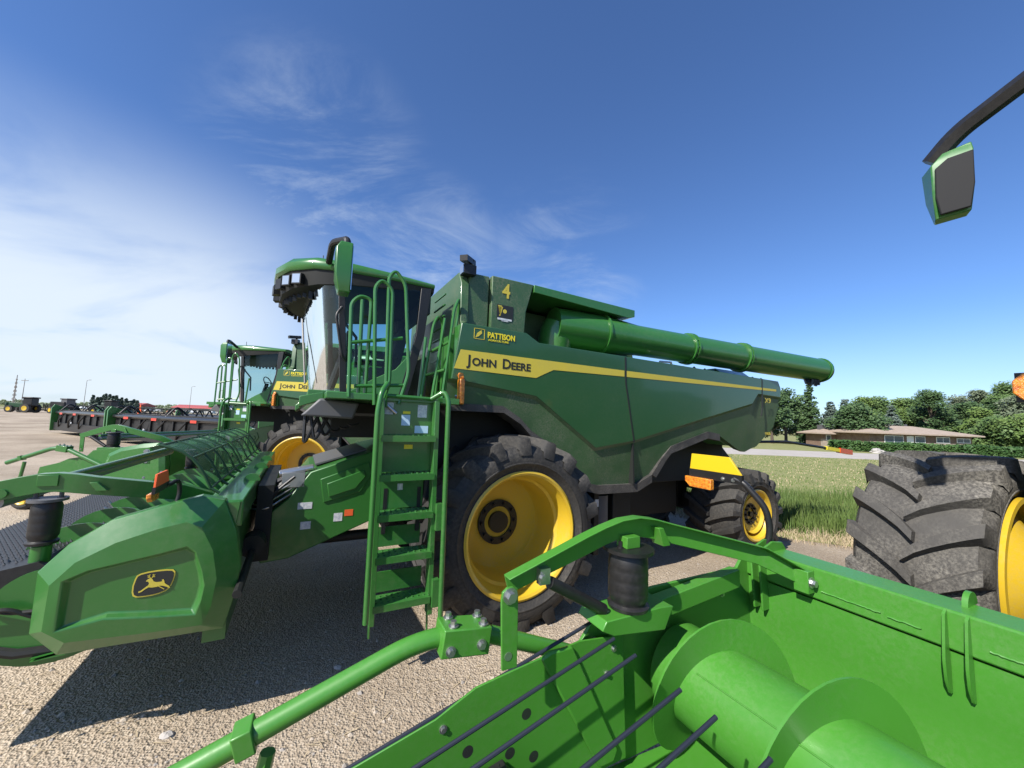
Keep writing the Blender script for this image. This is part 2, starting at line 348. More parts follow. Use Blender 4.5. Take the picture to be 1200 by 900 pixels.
# pebbles
pb = MB()
for i in range(5200):
    t = random.random()**1.6; y = 1.6+t*11; x = random.uniform(-1.35, 0.75)*y
    if x > 4.5 and y > 7.5: continue
    r_ = random.uniform(.004, .012)*(1+random.random()**6*2.2); h_ = r_*random.uniform(.5, .9); a0 = random.random()*6.28
    ring = [(x+math.cos(a0+k*1.2566)*r_*random.uniform(.7, 1.2), y+math.sin(a0+k*1.2566)*r_*random.uniform(.7, 1.2), 0.001) for k in range(5)]
    top = (x+random.uniform(-.3, .3)*r_, y, h_)
    pb.cur = random.choice((0, 0, 1)); pb.add(ring+[top], [(k, (k+1) % 5, 5) for k in range(5)])
M_['peb1'] = mat('pebble_tan', (0.42, 0.36, 0.29), 0.9); M_['peb2'] = mat('pebble_grey', (0.30, 0.27, 0.24), 0.9)
tag(pb.build('loose_pebbles', ['peb1', 'peb2'], smooth=0, recalc=False), 'small loose stones strewn over the tan gravel yard', 'gravel', kind='stuff')

def inside(x, y, poly):
    c = False; j = len(poly)-1
    for i in range(len(poly)):
        xi, yi = poly[i]; xj, yj = poly[j]
        if (yi > y) != (yj > y) and x < (xj-xi)*(y-yi)/(yj-yi)+xi: c = not c
        j = i
    return c
def blades(poly, n, h0, h1, w, m, name, label, lean=0.25):
    xs = [p[0] for p in poly]; ys = [p[1] for p in poly]; b = MB(); k = 0
    while k < n:
        y = min(ys)+(max(ys)-min(ys))*random.random()**1.5; x = random.uniform(min(xs), max(xs))
        if not inside(x, y, poly): continue
        k += 1
        clump = 0.75+0.35*math.sin(x*1.7+math.sin(y*1.3)*2)*math.cos(y*1.1)
        h = random.uniform(h0, h1)*clump; a = random.random()*6.28; dx, dy = math.cos(a)*w/2, math.sin(a)*w/2
        lx, ly = random.uniform(-lean, lean)*h, random.uniform(-lean, lean)*h
        b.cur = random.choice((0, 0, 0, 1)) if len(m) > 1 else 0
        b.add([(x-dx, y-dy, 0), (x+dx, y+dy, 0), (x+dx*.7+lx*.4, y+dy*.7+ly*.4, h*.6), (x-dx*.7+lx*.4, y-dy*.7+ly*.4, h*.6), (x+lx, y+ly, h)], [(0, 1, 2, 3), (3, 2, 4)])
    return tag(b.build(name, m, smooth=0, recalc=False), label, 'grass', kind='stuff')
blades([(5.7, 9.1), (14, 6.2), (19, 8.5), (19, 13.2), (3, 13.6), (3.4, 12)], 30000, .35, .68, .018, ['blade', 'leaf4'], 'tall_grass', 'tall unmown green grass behind the combine and big tyre')
blades([(5.4, 8.4), (9, 6.9), (14, 5.0), (14, 6.2), (5.7, 9.3), (3.2, 13), (2.6, 12.6)], 7000, .08, .28, .012, ['straw', 'straw'], 'dry_grass', 'strip of pale dry straw stubble along the gravel edge', .9)
blades([(1, 13.6), (19, 13.2), (38, 20), (38, 34), (-2, 34)], 22000, .04, .11, .04, ['blade', 'straw'], 'mown_grass', 'short mown grass between the tall grass and the road')

q = MB(); rs = random.Random(41)
for i in range(2600):
    t = rs.random()**1.5; y = 1.8+t*12; x = rs.uniform(-1.4, .8)*y
    if x > 4.5 and y > 7.5: continue
    a = rs.random()*3.14; l = rs.uniform(.015, .06); w_ = rs.uniform(.0015, .004); dx, dy = math.cos(a)*l, math.sin(a)*l; nx, ny = -math.sin(a)*w_, math.cos(a)*w_; z0 = rs.uniform(.003, .012); z1 = rs.uniform(.003, .02)
    q.add([(x-dx-nx, y-dy-ny, z0), (x+dx-nx, y+dy-ny, z1), (x+dx+nx, y+dy+ny, z1), (x-dx+nx, y-dy+ny, z0)], [(0, 1, 2, 3)])
tag(q.build('straw_litter', 'straw', smooth=0, recalc=False), 'scattered bits of straw lying on the gravel yard', 'straw', kind='stuff')
for i, (x, y, r_, lab) in enumerate([(-2.35, 2.95, .035, 'flat pale stone on the shaded gravel below the deer badge shield'), (-.62, 2.9, .022, 'small stone on the sunlit gravel left of the green pipe'), (-1.5, 3.75, .028, 'grey stone near the edge of the shadow left of the ladder foot'), (1.35, 4.9, .05, 'large pale stone beside the big front wheel')]):
    q = MB(); v = []
    for k in range(4):
        for j in range(8): th = k*math.pi/6; ph = j*math.pi/4; rr_ = r_*rs.uniform(.8, 1.2); v.append((x+rr_*math.cos(th)*math.cos(ph)*1.4, y+rr_*math.cos(th)*math.sin(ph), rr_*math.sin(th)*.7))
    q.add(v, [(k*8+j, k*8+(j+1) % 8, (k+1)*8+(j+1) % 8, (k+1)*8+j) for k in range(3) for j in range(8)]+[tuple(range(24, 32))])
    tag(q.build('stone', 'rock', smooth=0), lab, 'stone')
# ---------------------------------------------------------------- wheels
def tyre_mb(cx, cz, yin, yout, Rr, rr, nl=19, lug=0.085, clampz=None, dirn=1):
    t = MB(); w = yout-yin; yc = (yin+yout)/2; hw = w/2
    base = Rr-lug
    prof = [(rr, -hw*.80), (rr+.03, -hw*.86), (rr+.045, -hw*.90), (rr+.05, -hw*.885), (rr+(base-rr)*.35, -hw*.975), (rr+(base-rr)*.36, -hw*.99), (rr+(base-rr)*.39, -hw*.99), (rr+(base-rr)*.40, -hw*.98), (rr+(base-rr)*.62, -hw*.995), (base-.10, -hw*.95), (base-.035, -hw*.86), (base, -hw*.6), (base+.01, 0)]
    prof = prof+[(r_, -y_) for r_, y_ in prof[-2::-1]]
    prof = [(r_, yc+y_) for r_, y_ in prof]
    t.lathe_y(prof, cx, cz, 72)
    pitch = 2*math.pi/nl
    for side in (-1, 1):
        for k in range(nl):
            ph0 = k*pitch+(pitch/2 if side > 0 else 0); secs = []
            T = [0, .2, .4, .6, .8, .95, 1.0, 1.04]
            for t_ in T:
                tt = min(t_, 1.0); y = side*(-.035+tt*(hw*.965+.035))
                ph = ph0+dirn*(tt**.8)*0.36*Rr/1.1/Rr
                rt_ = Rr-0.018*tt**2; rb = base-.02-0.05*tt**4
                hwid = (0.048+0.030*tt)/Rr*(Rr/1.1)
                if t_ > 1.0: rt_ = Rr-.19; rb = Rr-.22; y = side*hw*1.012; hwid *= .95
                if t_ == 1.0: rt_ = Rr-.028
                def pt(r_, a): return (cx+r_*math.cos(a), yc+y, cz+r_*math.sin(a))
                secs.append([pt(rb, ph-hwid*1.25), pt(rt_, ph-hwid*.8), pt(rt_, ph+hwid*.8), pt(rb, ph+hwid*1.25)])
            t.loft(secs)
    if clampz is not None:
        t.v = [(x, y+(0 if z >= clampz else (y-yc)*min(.12, (clampz-z)*.8)), max(z, clampz)) for x, y, z in t.v]
    return t
def rim_mb(cx, cz, yout, yin, rr, depth, side=1, hubr=.17, bolts=10):
    """side=+1: the dish opens towards +y. yout is the lip"""
    s = side; t = MB(); L = yout
    prof = [(rr+.035, L-s*.03), (rr+.045, L-s*.0), (rr+.02, L+s*.012), (rr-.005, L-s*.005), (rr-.015, L-s*.05), (rr-.045, L-s*.09), (rr-.055, L-s*.20), (rr-.085, L-s*.235), (rr-.095, L-s*(depth-.06)), (rr-.13, L-s*(depth-.01)), (rr-.30, L-s*(depth+.02)), (hubr+.13, L-s*(depth+.03)), (hubr+.10, L-s*(depth+.03)), (0.001, L-s*(depth+.03))]
    t.lathe_y(prof, cx, cz, 64)
    back = [(rr+.035, L-s*.03), (rr-.03, L-s*.12), (rr-.06, yin+s*.1), (rr+.03, yin)]
    t.lathe_y(back, cx, cz, 48)
    h = MB(); yb = L-s*(depth+.03)
    for r0, r1, th in ((hubr+.105, hubr+.02, .025), (hubr-.04, .001, .05)):
        h.lathe_y([(r0, yb), (r0, yb+s*th), (r1, yb+s*th), (r1, yb)], cx, cz, 40)
    for k in range(bolts):
        a = 2*math.pi*k/bolts; x = cx+math.cos(a)*(hubr+.062); z = cz+math.sin(a)*(hubr+.062)
        h.cyl((x, yb+s*.02, z), (x, yb+s*.06, z), .02, 6)
    return t, h
def wheel(parent, cx, cz, yin, yout, Rr, rr, depth, side, tmat='rubber', nl=19, clampz=0.004, name='front_wheel', hubr=.17, wlabel=None):
    w = tyre_mb(cx, cz, min(yin, yout), max(yin, yout), Rr, rr, nl, clampz=clampz).build(name, tmat, parent)
    r_, h = rim_mb(cx, cz, yout-side*.045, yin+side*.06, rr, depth, side, hubr)
    rim = r_.build('rim', 'yellow', w); h.build('hub', 'black', w)
    if wlabel: w['label'] = wlabel
    return w

# ---------------------------------------------------------------- combine harvester
UP = [(0.77, 3.39), (-.08, 3.39), (-.27, 3.29), (-1.75, 3.28), (-5.79, 3.24), (-5.87, 3.11), (-5.85, 2.93)]
CREASE = [(-5.10, 2.95), (-4.91, 2.76), (-3.34, 2.40), (-1.93, 2.07), (-1.22, 1.97), (-.25, 2.61), (.86, 2.74)]
BOT = [(.90, 2.46), (.20, 2.46), (-.04, 2.33), (-.20, 2.18), (-.75, 1.86), (-1.10, 1.50), (-1.33, 1.45), (-2.05, 1.44), (-2.35, 1.56), (-2.55, 1.78), (-2.78, 1.98), (-3.68, 2.22), (-4.0, 2.18), (-4.63, 1.93), (-4.87, 1.88), (-5.28, 1.98), (-5.77, 2.36)]
def side_panels(root, s, lettering=True, detail=True):
    Y = 1.60*s
    def yy(z, zc): return s*(1.60-0.13*max(0, zc-z)/0.9)
    # upper plate, three sections split by seams
    p = MB(); poly = UP+CREASE
    p.add([(x, Y, z) for x, z in poly]+[(x, Y-s*.05, z) for x, z in poly], [list(range(len(poly))), list(range(len(poly), 2*len(poly)))]+[(i, (i+1) % len(poly), len(poly)+(i+1) % len(poly), len(poly)+i) for i in range(len(poly))])
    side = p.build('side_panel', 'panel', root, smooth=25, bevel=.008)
    lo = MB()
    CR = [(-5.85, 2.93)]+CREASE
    # lower skirt as strips between crease and bottom outline
    def zc(x):
        pts = sorted(CR)
        for (x0, z0), (x1, z1) in zip(pts, pts[1:]):
            if x0 <= x <= x1: return z0+(z1-z0)*(x-x0)/(x1-x0)
        return pts[0][1] if x < pts[0][0] else pts[-1][1]
    def zb(x):
        pts = sorted(BOT)
        for (x0, z0), (x1, z1) in zip(pts, pts[1:]):
            if x0 <= x <= x1: return z0+(z1-z0)*(x-x0)/max(1e-6, x1-x0)
        return pts[0][1]-0 if x < pts[0][0] else pts[-1][1]
    xs = sorted(set([x for x, z in CR]+[x for x, z in BOT]+[-5.6, -3.0, -2.2, -.5]))
    xs = [x for x in xs if -5.85 <= x <= .90]
    vs = []; fs = []
    for i, x in enumerate(xs):
        a = zc(x); b = min(zb(x), a-.01)
        if x < -5.77: b = 2.36+(x+5.77)*-4.5
        b = min(b, a-.01); mid = a-.04
        vs += [(x, Y-s*.003, a), (x, s*(1.60-.035), min(mid, a-.005)), (x, yy(b, a)-s*.02, b), (x, yy(b, a)-s*.10, b+.0)]
        if i:
            o = 4*(i-1)
            for k in range(3): fs.append((o+k, o+4+k, o+5+k, o+1+k))
    lo.add(vs, fs)
    lo.build('lower_skirt', 'green_dusty', side, smooth=30)
    # black trim along the bottom edge
    tr = MB(); seq = BOT[4:13]
    for (x0, z0), (x1, z1) in zip(seq, seq[1:]):
        tr.add([(x, s*y, z) for x, z in ((x0, z0), (x1, z1)) for y, dz in ((1.545, 0), (1.545, 0)) for z in ()], [])
    off = [(x, z-.13) for x, z in seq]
    n = len(seq)
    for i in range(n-1):
        (x0, z0), (x1, z1) = seq[i], seq[i+1]
        q = [(x0, z0+.015), (x1, z1+.015), (x1, z1-.10), (x0, z0-.10)] if abs(x1-x0) > abs(z1-z0) else [(x0, z0+.015), (x1, z1+.015), (x1-.09, z1-.03), (x0-.09, z0-.03)]
        tr.prism(q, s*1.42, s*(1.553+.001*(i % 2)))
    for (x0, z0), (x1, z1) in zip(BOT[0:5], BOT[1:5]):
        tr.prism([(x0, z0+.012), (x1, z1+.012), (x1-.02, z1-.07), (x0-.02, z0-.07)], s*1.30, s*1.575)
    tr.build('edge_trim', 'trim', side, smooth=0)
    st = MB(); yst = Y+s*.004
    SP = [(0.77, 3.08), (0.84, 2.86), (-0.24, 2.84), (-0.36, 2.90), (-0.50, 2.965), (-1.73, 2.985)]
    SP2 = [(-1.73, 3.072)]
    st.prism(SP+SP2, Y+s*.0005, yst)
    st.prism([(-1.775, 2.985), (-5.21, 3.03), (-5.21, 3.075), (-1.775, 3.072)], Y+s*.0005, yst)
    st.prism([(-5.25, 3.03), (-5.70, 3.036), (-5.70, 3.076), (-5.25, 3.075)], Y+s*.0005, yst)
    st.build('yellow_stripe', 'decal', side, smooth=0)
    sm = MB()
    for pts in ([(-1.75, 3.27), (-1.76, 2.9), (-1.93, 2.05)], [(-5.23, 3.235), (-5.22, 2.7), (-5.18, 2.55)]):
        for (x0, z0), (x1, z1) in zip(pts, pts[1:]): sm.prism([(x0-.012, z0), (x0+.012, z0), (x1+.012, z1), (x1-.012, z1)], Y-s*.01, Y+s*.0065)
    sm.prism([(-1.942, 2.03), (-1.918, 2.03), (-1.935, 1.46), (-1.96, 1.46)], s*1.45, s*1.585)
    sm.build('panel_seam', 'ink', side, smooth=0)
    if s > 0:
        xd, zd = (-1, 0, 0), (0, 0, 1)
        T = lambda txt, x, z, size, m, b=0.0, sx=1.0, nm='lettering', zz=3: text(nm, txt, size, m, side, (x, Y+.006, z), xd, zd, b, .0012, sx)
        T('J', .685, 2.915, .165, 'ink', .0035, 1.0); T('OHN', .632, 2.915, .125, 'ink', .0035, 1.08)
        T('D', .245, 2.915, .165, 'ink', .0035, 1.0); T('EERE', .125, 2.915, .125, 'ink', .0035, 1.06)
        T('PATTISON', .45, 3.26, .094, 'yel_st', .003, .84)
        T('AGRICULTURE', .44, 3.222, .032, 'yel_st', .0005, 1.3)
        ic = MB()
        for a, b, c, d in ((.62, .485, 3.225, 3.231), (.62, .485, 3.345, 3.351), (.62, .613, 3.225, 3.351), (.492, .485, 3.225, 3.351)): ic.box(min(a, b), max(a, b), Y+.001, Y+.004, c, d)
        ic.prism([(.60, 3.24), (.575, 3.30), (.53, 3.335), (.52, 3.30), (.56, 3.26)], Y+.001, Y+.0045)
        ic.build('dealer_icon', 'decal', side, smooth=0)
        T('X9', -5.30, 2.80, .13, 'decal', .001, 1.3); T('1000', -5.26, 2.20, .075, 'decal', .0, 1.3)
    return side

def combine(name, label, ladder=True, front=(0.90, 1.85), s_detail=1, left_mirror=True):
    root = empty(name)
    tag(root, label, 'combine harvester', 'green combine harvesters parked side by side')
    # hull
    h = MB(); h.prism([(.70, 3.36), (-5.6, 3.22), (-5.75, 2.5), (-5.3, 1.95), (-4.4, 2.0), (-3.7, 2.3), (-2.7, 2.0), (-2.3, 1.5), (-1.1, 1.5), (-.5, 2.2), (0, 2.5), (.70, 2.5)], -1.40, 1.40)
    h.build('body', 'green', root, bevel=.01)
    lp = side_panels(root, 1); rp = side_panels(root, -1)
    # bright front edge of the body shoulders, platform wall
    fe = MB()
    for s in (1, -1): fe.prism([(s*1.36, 2.46), (s*1.597, 2.46), (s*1.597, 3.0), (s*1.597, 3.385), (s*1.36, 3.385)], .70, .775, 'x')
    fe.build('front_corner', 'green', root, bevel=.006)
    # grain tank
    t = MB()
    t.prism([(-1.36, 2.5), (1.36, 2.5), (1.36, 3.42), (1.24, 3.5), (1.21, 4.0), (1.10, 4.17), (-1.10, 4.17), (-1.21, 4.0), (-1.24, 3.5), (-1.36, 3.42)], .55, .66, 'x')
    t.prism([(.549, 3.40), (.549, 4.16), (.27, 4.165), (.27, 3.40)], -1.20, 1.20)
    t.prism([(.25, 3.40), (.25, 4.17), (-.38, 4.17), (-.34, 4.02), (-.27, 3.77), (-.25, 3.40)], -1.25, 1.25)
    t.prism([(-.36, 3.3), (-.36, 4.02), (-2.9, 3.95), (-3.1, 3.3)], -1.2, .52)
    tank = t.build('grain_tank', 'green_dusty', root, bevel=.012)
    c = MB()
    for s in (1, -1): c.prism([(-.38, 4.165), (-2.28, 4.13), (-2.28, 4.02), (-2.15, 3.985), (-.38, 4.06)], s*.53, s*1.27)
    c.prism([(-.36, 4.18), (-2.6, 4.13), (-2.6, 4.07), (-.36, 4.12)], -.52, .52)
    c.build('tank_cover', 'green', tank, bevel=.006)
    text('fleet_number', '4', .27, 'decal', tank, (.10, 1.256, 3.905), (-1, 0, 0), (0, 0, 1), .006, .001, .85)
    stk = MB(); stk.box(-.07, .17, 1.252, 1.255, 3.62, 3.80); stk.build('badge_sticker', 'ink', tank, smooth=0)
    for (z0, z1, x0, x1) in ((3.60, 3.625, .16, -.05), (3.585, 3.595, .10, 0)):
        q = MB(); q.box(x1, x0, 1.2555, 1.2575, z0, z1); q.build('badge_text', 'white', tank, smooth=0)
    q = MB(); q.lathe_y([(.028, 1.2555), (.028, 1.2575), (.001, 1.2575)], .055, 3.72, 14); q.prism([(.16, 3.79), (.10, 3.79), (.135, 3.65), (.12, 3.65), (.085, 3.775), (.15, 3.775)], 1.2555, 1.2572); q.build('badge_emblem', 'decal', tank, smooth=0)
    l = MB(); l.box(.50, .66, 1.16, 1.30, 4.10, 4.22); l.bar((.58, 1.23, 4.2), (.52, 1.23, 4.32), .03, .03); l.bar((.50, 1.15, 4.3), (.70, 1.36, 4.26), .10, .07)
    wl = l.build('rear_work_light', 'black', tank); q = MB(); q.box(.662, .672, 1.175, 1.285, 4.11, 4.21); q.build('lens', 'chrome', wl)
    # unloading auger
    a = MB(); A0 = Vector((-.95, .88, 3.74)); A1 = Vector((-7.15, 1.76, 3.56)); dv = (A1-A0)
    def ap(t): return A0+dv*t
    a.tube([ap(0), ap(.12), ap(.20), ap(.24), ap(1)], .25, 28, True, [.30, .30, .275, .25, .235])
    a.tube(fillet([(-1.0, .82, 3.30), (-1.02, .88, 3.62), tuple(ap(.02))], .2), .26, 20)
    aug = a.build('unloading_auger', 'green', root)
    f = MB()
    for t_, rr_ in ((.135, .325), (.415, .275), (.425, .28), (.62, .275), (.628, .28), (.985, .255)):
        f.cyl(ap(t_), ap(t_+.005), rr_, 28)
        if rr_ < .3 and t_ < .9:
            pass
    for t_ in (.42, .624):
        d = dv.normalized(); u_ = Vector((0, 0, 1)); sx_ = d.cross(u_).normalized(); u_ = sx_.cross(d)
        for k in range(14):
            an = k*2*math.pi/14; p = ap(t_)+(sx_*math.cos(an)+u_*math.sin(an))*.262; f.cyl(p-d*.02, p+d*.04, .012, 6)
    f.build('flange', 'green', aug)
    sp = MB(); e = ap(.985); sp.tube([e, ap(1.01)], .23, 24, True, [.24, .20])
    for k in range(5): sp.bar((e.x+.05+k*.10, e.y+.05*math.sin(k), e.z-.22), (e.x+.08+k*.10, e.y, e.z-.31-.03*(k % 2)), .07, .05)
    sp.build('spout', 'black', aug)
    cr = MB(); cr.tube([(-2.9, 1.15, 3.26), (-2.95, 1.2, 3.38), (-3.15, 1.25, 3.38), (-3.2, 1.25, 3.26)], .02, 8); cr.box(-3.3, -2.8, 1.0, 1.4, 3.25, 3.30)
    cr.build('auger_cradle', 'steel', root)
    hs = MB()
    rnd = random.Random(4)
    for k in range(14):
        x = -1.9-k*.3; hs.tube([(x, 1.2, 3.27), (x-.1, 1.22, 3.33+rnd.random()*.04), (x-.25, 1.2, 3.30), (x-.33, 1.22, 3.27)], .014, 6)
    hs.build('hydraulic_hose', 'black', root)
    # rear hood
    rh = MB(); rings = []
    for x, zt, w in ((-4.3, 3.25, 1.25), (-4.5, 3.42, 1.3), (-5.4, 3.42, 1.3), (-5.95, 3.25, 1.25), (-6.1, 2.95, 1.2)):
        rings.append([(x, -w, 2.4), (x, -w, zt-.12), (x, -w+.15, zt), (x, w-.15, zt), (x, w, zt-.12), (x, w, 2.4)])
    rh.loft(rings); rh.build('rear_hood', 'green', root, bevel=.01)
    ch = MB(); ch.prism([(-4.4, 2.0), (-5.5, 2.0), (-6.1, 1.5), (-6.1, .95), (-5.7, .9), (-5.0, 1.4)], -.55, .55); ch.box(-6.25, -6.05, -.75, .75, 1.0, 1.35)
    ch.build('straw_chopper', 'dark', root, bevel=.01)
    ra = MB(); ra.tube([(-5.75, 1.2, 2.05), (-6.4, 1.4, 2.07), (-8.5, 1.42, 1.90)], .03, 6); ra_o = ra.build('rear_lamp_arm', 'black', root)
    q = MB(); q.bar((-8.0, 1.42, 1.94), (-8.6, 1.42, 1.885), .07, .075); q.build('arm_band', 'yel_st', ra_o)
    q = MB(); q.bar((-8.6, 1.42, 1.885), (-9.2, 1.42, 1.83), .09, .11); q.build('tail_lamp', 'red', ra_o)
    # chassis
    u = MB(); u.box(-4.9, 1.05, -1.02, 1.02, 1.35, 2.48); u.box(-3.9, .5, -.75, .75, .75, 1.35); u.box(-.28, .28, -front[1]+.7, front[1]-.7, .8, 1.25); u.box(-4.95, -4.65, -1.1, 1.1, .65, .95); u.box(-4.8, -4.5, -.3, .3, .7, 1.5)
    u.box(.6, 2.0, -.95, .95, 2.05, 2.44)
    u.build('chassis', 'dark', root, bevel=.01)
    # boxes and tanks below the panel
    e1 = MB(); e1.cyl((-1.58, 1.25, .62), (-1.58, 1.25, 1.28), .14, 20); e1.cyl((-1.25, 1.28, .60), (-1.25, 1.28, 1.30), .10, 16); e1.build('air_tank', 'grey', root)
    e1 = MB(); e1.box(-2.15, -1.80, .95, 1.32, .55, 1.36); e1.box(-1.45, -1.36, 1.2, 1.42, .5, 1.34); e1.build('battery_box', 'dark', root, bevel=.01)
    q = MB(); q.box(-1.44, -1.37, 1.421, 1.424, 1.15, 1.25); q.build('warning_sticker', 'white', root, smooth=0)
    # wheels
    for s in (1, -1):
        wheel(root, 0, 1.02, s*(front[1]-.0)-s*.93, s*front[1], 1.115, .67, .62, s, name='front_wheel', nl=18)
        wheel(root, -5.02, .76, s*.62, s*1.62, .81, .42, .12, s, name='rear_wheel', nl=17, hubr=.09)
    # feeder house
    fh = MB(); fh.prism([(2.66, 1.02), (2.53, 1.23), (2.35, 1.38), (2.15, 1.66), (1.45, 1.90), (.7, 2.05), (.7, 1.35), (1.43, 1.10), (2.30, .76), (2.55, .74)], -.80, .80)
    fo = fh.build('feeder_house', 'green', root, bevel=.012)
    q = MB(); q.box(1.55, 2.1, -.55, .55, 0, .02); q.v = [(x, y, z+1.70+(2.10-x)*.31) for x, y, z in q.v]; q.build('grip_mat', 'grey', fo, smooth=0)
    q = MB(); q.prism([(2.05, 1.58), (1.55, 1.76), (1.50, 1.62), (1.62, 1.42), (2.0, 1.32)], .800, .815); q.prism([(1.98, 1.53), (1.60, 1.67), (1.57, 1.60), (1.68, 1.46), (1.95, 1.38)], .815, .83); q.build('access_cover', 'green', fo, bevel=.008)
    for (x, z, w, hh, m_) in ((2.18, 1.30, .14, .07, 'white'), (2.16, 1.09, .10, .08, 'white'), (1.84, 1.15, .09, .09, 'white'), (1.73, 1.19, .09, .07, 'orange_red')):
        q = MB(); q.box(x-w/2, x+w/2, .801, .804, z-hh/2, z+hh/2); q.build('warning_sticker', m_, fo, smooth=0)
    q = MB(); q.box(2.2, 2.42, .62, .80, 1.50, 1.66); q.cyl((2.12, .72, 1.70), (2.45, .72, 1.64), .035, 10); q.cyl((2.12, .64, 1.70), (2.45, .64, 1.64), .03, 10); q.build('coupler_block', 'steel', fo, bevel=.005)
    hz = MB(); rnd = random.Random(9)
    for k in range(9):
        y = .35+.06*k; hz.tube(fillet([(2.3, y, 1.62), (2.55+rnd.random()*.1, y+.05, 1.45-rnd.random()*.2), (2.75, y*.9, 1.35+rnd.random()*.1), (2.85, y*.8, 1.60)], .12), .016, 7)
    for k in range(6): hz.tube(fillet([(1.6+.1*k, .9, 2.35), (1.75+.1*k, .95, 2.15-.04*k), (2.0+.05*k, .9, 2.3)], .1), .018, 7)
    hz.build('hydraulic_hose', 'black', fo)
    q = MB()
    for k in range(3): q.tube(fillet([(2.30, .78, 1.55-.05*k), (2.55, .86+.03*k, 1.42-.06*k), (2.72, .80, 1.38-.03*k), (2.84, .6, 1.50)], .1), .009, 7)
    q.build('hydraulic_hose', 'steel', fo)
    # lift cylinder, drive under feeder
    q = MB(); q.cyl((.4, .5, .85), (2.2, .5, .85), .06, 12); q.cyl((.4, -.5, .85), (2.2, -.5, .85), .06, 12); q.cyl((2.58, .66, .98), (2.58, .95, .98), .09, 14); q.build('lift_cylinder', 'dark', fo)
    # ---- cab
    cab = MB(); cab.prism([(2.25, 2.46), (1.05, 2.46), (1.05, 2.56), (2.25, 2.56)], -1.0, 1.0)
    cab.prism([(1.85, 2.56), (1.60, 2.72), (1.35, 2.86), (1.16, 3.10), (1.22, 2.56)], .965, .995); cab.prism([(1.85, 2.56), (1.60, 2.72), (1.35, 2.86), (1.16, 3.10), (1.22, 2.56)], -.995, -.965)
    cab_o = cab.build('cab', 'green', root, bevel=.006)
    q = MB()
    for s in (1, -1):
        q.prism([(1.10, 3.90), (.97, 3.92), (1.03, 3.3), (1.20, 2.50), (1.31, 2.50), (1.13, 3.3)], s*.955, s*1.0)
        q.bar((2.0, s*.985, 3.75), (1.90, s*.985, 2.5), .05, .07)
    q.box(.96, 1.0, -.96, .96, 2.5, 3.05); q.box(.96, 1.0, -.96, .96, 3.6, 3.9); q.box(1.0, 2.0, -.97, .97, 3.62, 3.70) if False else None
    q.build('pillar', 'black', cab_o, bevel=.005)
    q = MB()
    for s in (1, -1): q.add([(1.10, s*.985, 3.87), (1.97, s*.985, 3.80), (1.88, s*.985, 2.56), (1.60, s*.985, 2.72), (1.35, s*.985, 2.86), (1.16, s*.985, 3.10)], [tuple(range(6))])
    q.build('door_glass', 'glass', cab_o, smooth=0, recalc=False)
    q = MB(); plan = [(2.0, 1.0), (2.14, .93), (2.26, .75), (2.33, .45), (2.36, 0), (2.33, -.45), (2.26, -.75), (2.14, -.93), (2.0, -1.0)]
    q.loft([[(x-.13, y*.96, 2.52) for x, y in plan], [(x-.06, y*.98, 3.1) for x, y in plan], [(x+.03, y, 3.74) for x, y in plan]], False, False); q.build('windshield', 'glass_dusty', cab_o, smooth=60, recalc=False)
    q = MB(); q.box(1.15, 1.55, -.27, .27, 2.80, 2.95); q.prism([(1.15, 2.9), (1.30, 2.9), (1.16, 3.55), (1.04, 3.5)], -.25, .25); q.box(1.08, 1.2, -.14, .14, 3.5, 3.68); q.box(1.2, 1.6, -.48, -.33, 3.05, 3.13); q.box(1.2, 1.55, .33, .43, 3.05, 3.12); q.box(1.2, 1.5, -.2, .2, 2.56, 2.8)
    q.build('seat', 'seat', cab_o, bevel=.03)
    q = MB(); q.tube([(2.0, 0, 2.56), (1.85, 0, 3.12)], .05, 10); ring = [(1.83+.07*math.sin(a), .19*math.cos(a), 3.15+.16*math.sin(a)) for a in [2*math.pi*k/24 for k in range(25)]]; q.tube(ring, .014, 6); q.tube([ring[0], ring[12]], .012, 6)
    q.tube([(1.55, -.6, 3.1), (1.75, -.62, 3.35)], .02, 6); q.box(1.74, 1.78, -.75, -.48, 3.32, 3.55); q.tube([(2.02, .9, 3.45), (1.8, .9, 3.2), (1.78, .9, 2.85)], .018, 6)
    q.build('steering_column', 'black', cab_o)
    q = MB(); q.tube(fillet([(1.98, 1.03, 3.5), (2.04, 1.06, 3.4), (1.95, 1.06, 2.95), (1.9, 1.03, 2.9)], .06), .014, 8); q.tube([(2.28, .55, 2.65), (2.37, .2, 3.5)], .012, 6); q.build('wiper', 'black', cab_o)
    # roof
    plan = [(.93, 1.0), (1.5, 1.04), (2.0, 1.03), (2.3, .95), (2.55, .72), (2.68, .40), (2.72, 0)]; plan = plan+[(x, -y) for x, y in plan[-2::-1]]
    def ring(sc, z0, z1, dx=0, front_only=None):
        out = []
        for x, y in plan:
            t_ = (x-.93)/1.8; out.append((.93+(x-.93)*sc+dx, y*(1-(1-sc)*.8), z0+(z1-z0)*t_))
        return out
    q = MB(); q.loft([ring(.985, 3.93, 3.90), ring(1.0, 3.945, 3.93), ring(1.0, 3.965, 4.0), ring(.97, 3.985, 4.06), ring(.80, 4.01, 4.11)])
    rf = q.build('cab_roof', 'green', root, smooth=40)
    q = MB(); q.loft([ring(.88, 3.86, 3.64), ring(.955, 3.88, 3.70), ring(.975, 3.93, 3.90)]); q.build('roof_visor', 'dark', rf, smooth=40)
    q = MB(); rnd = random.Random(3)
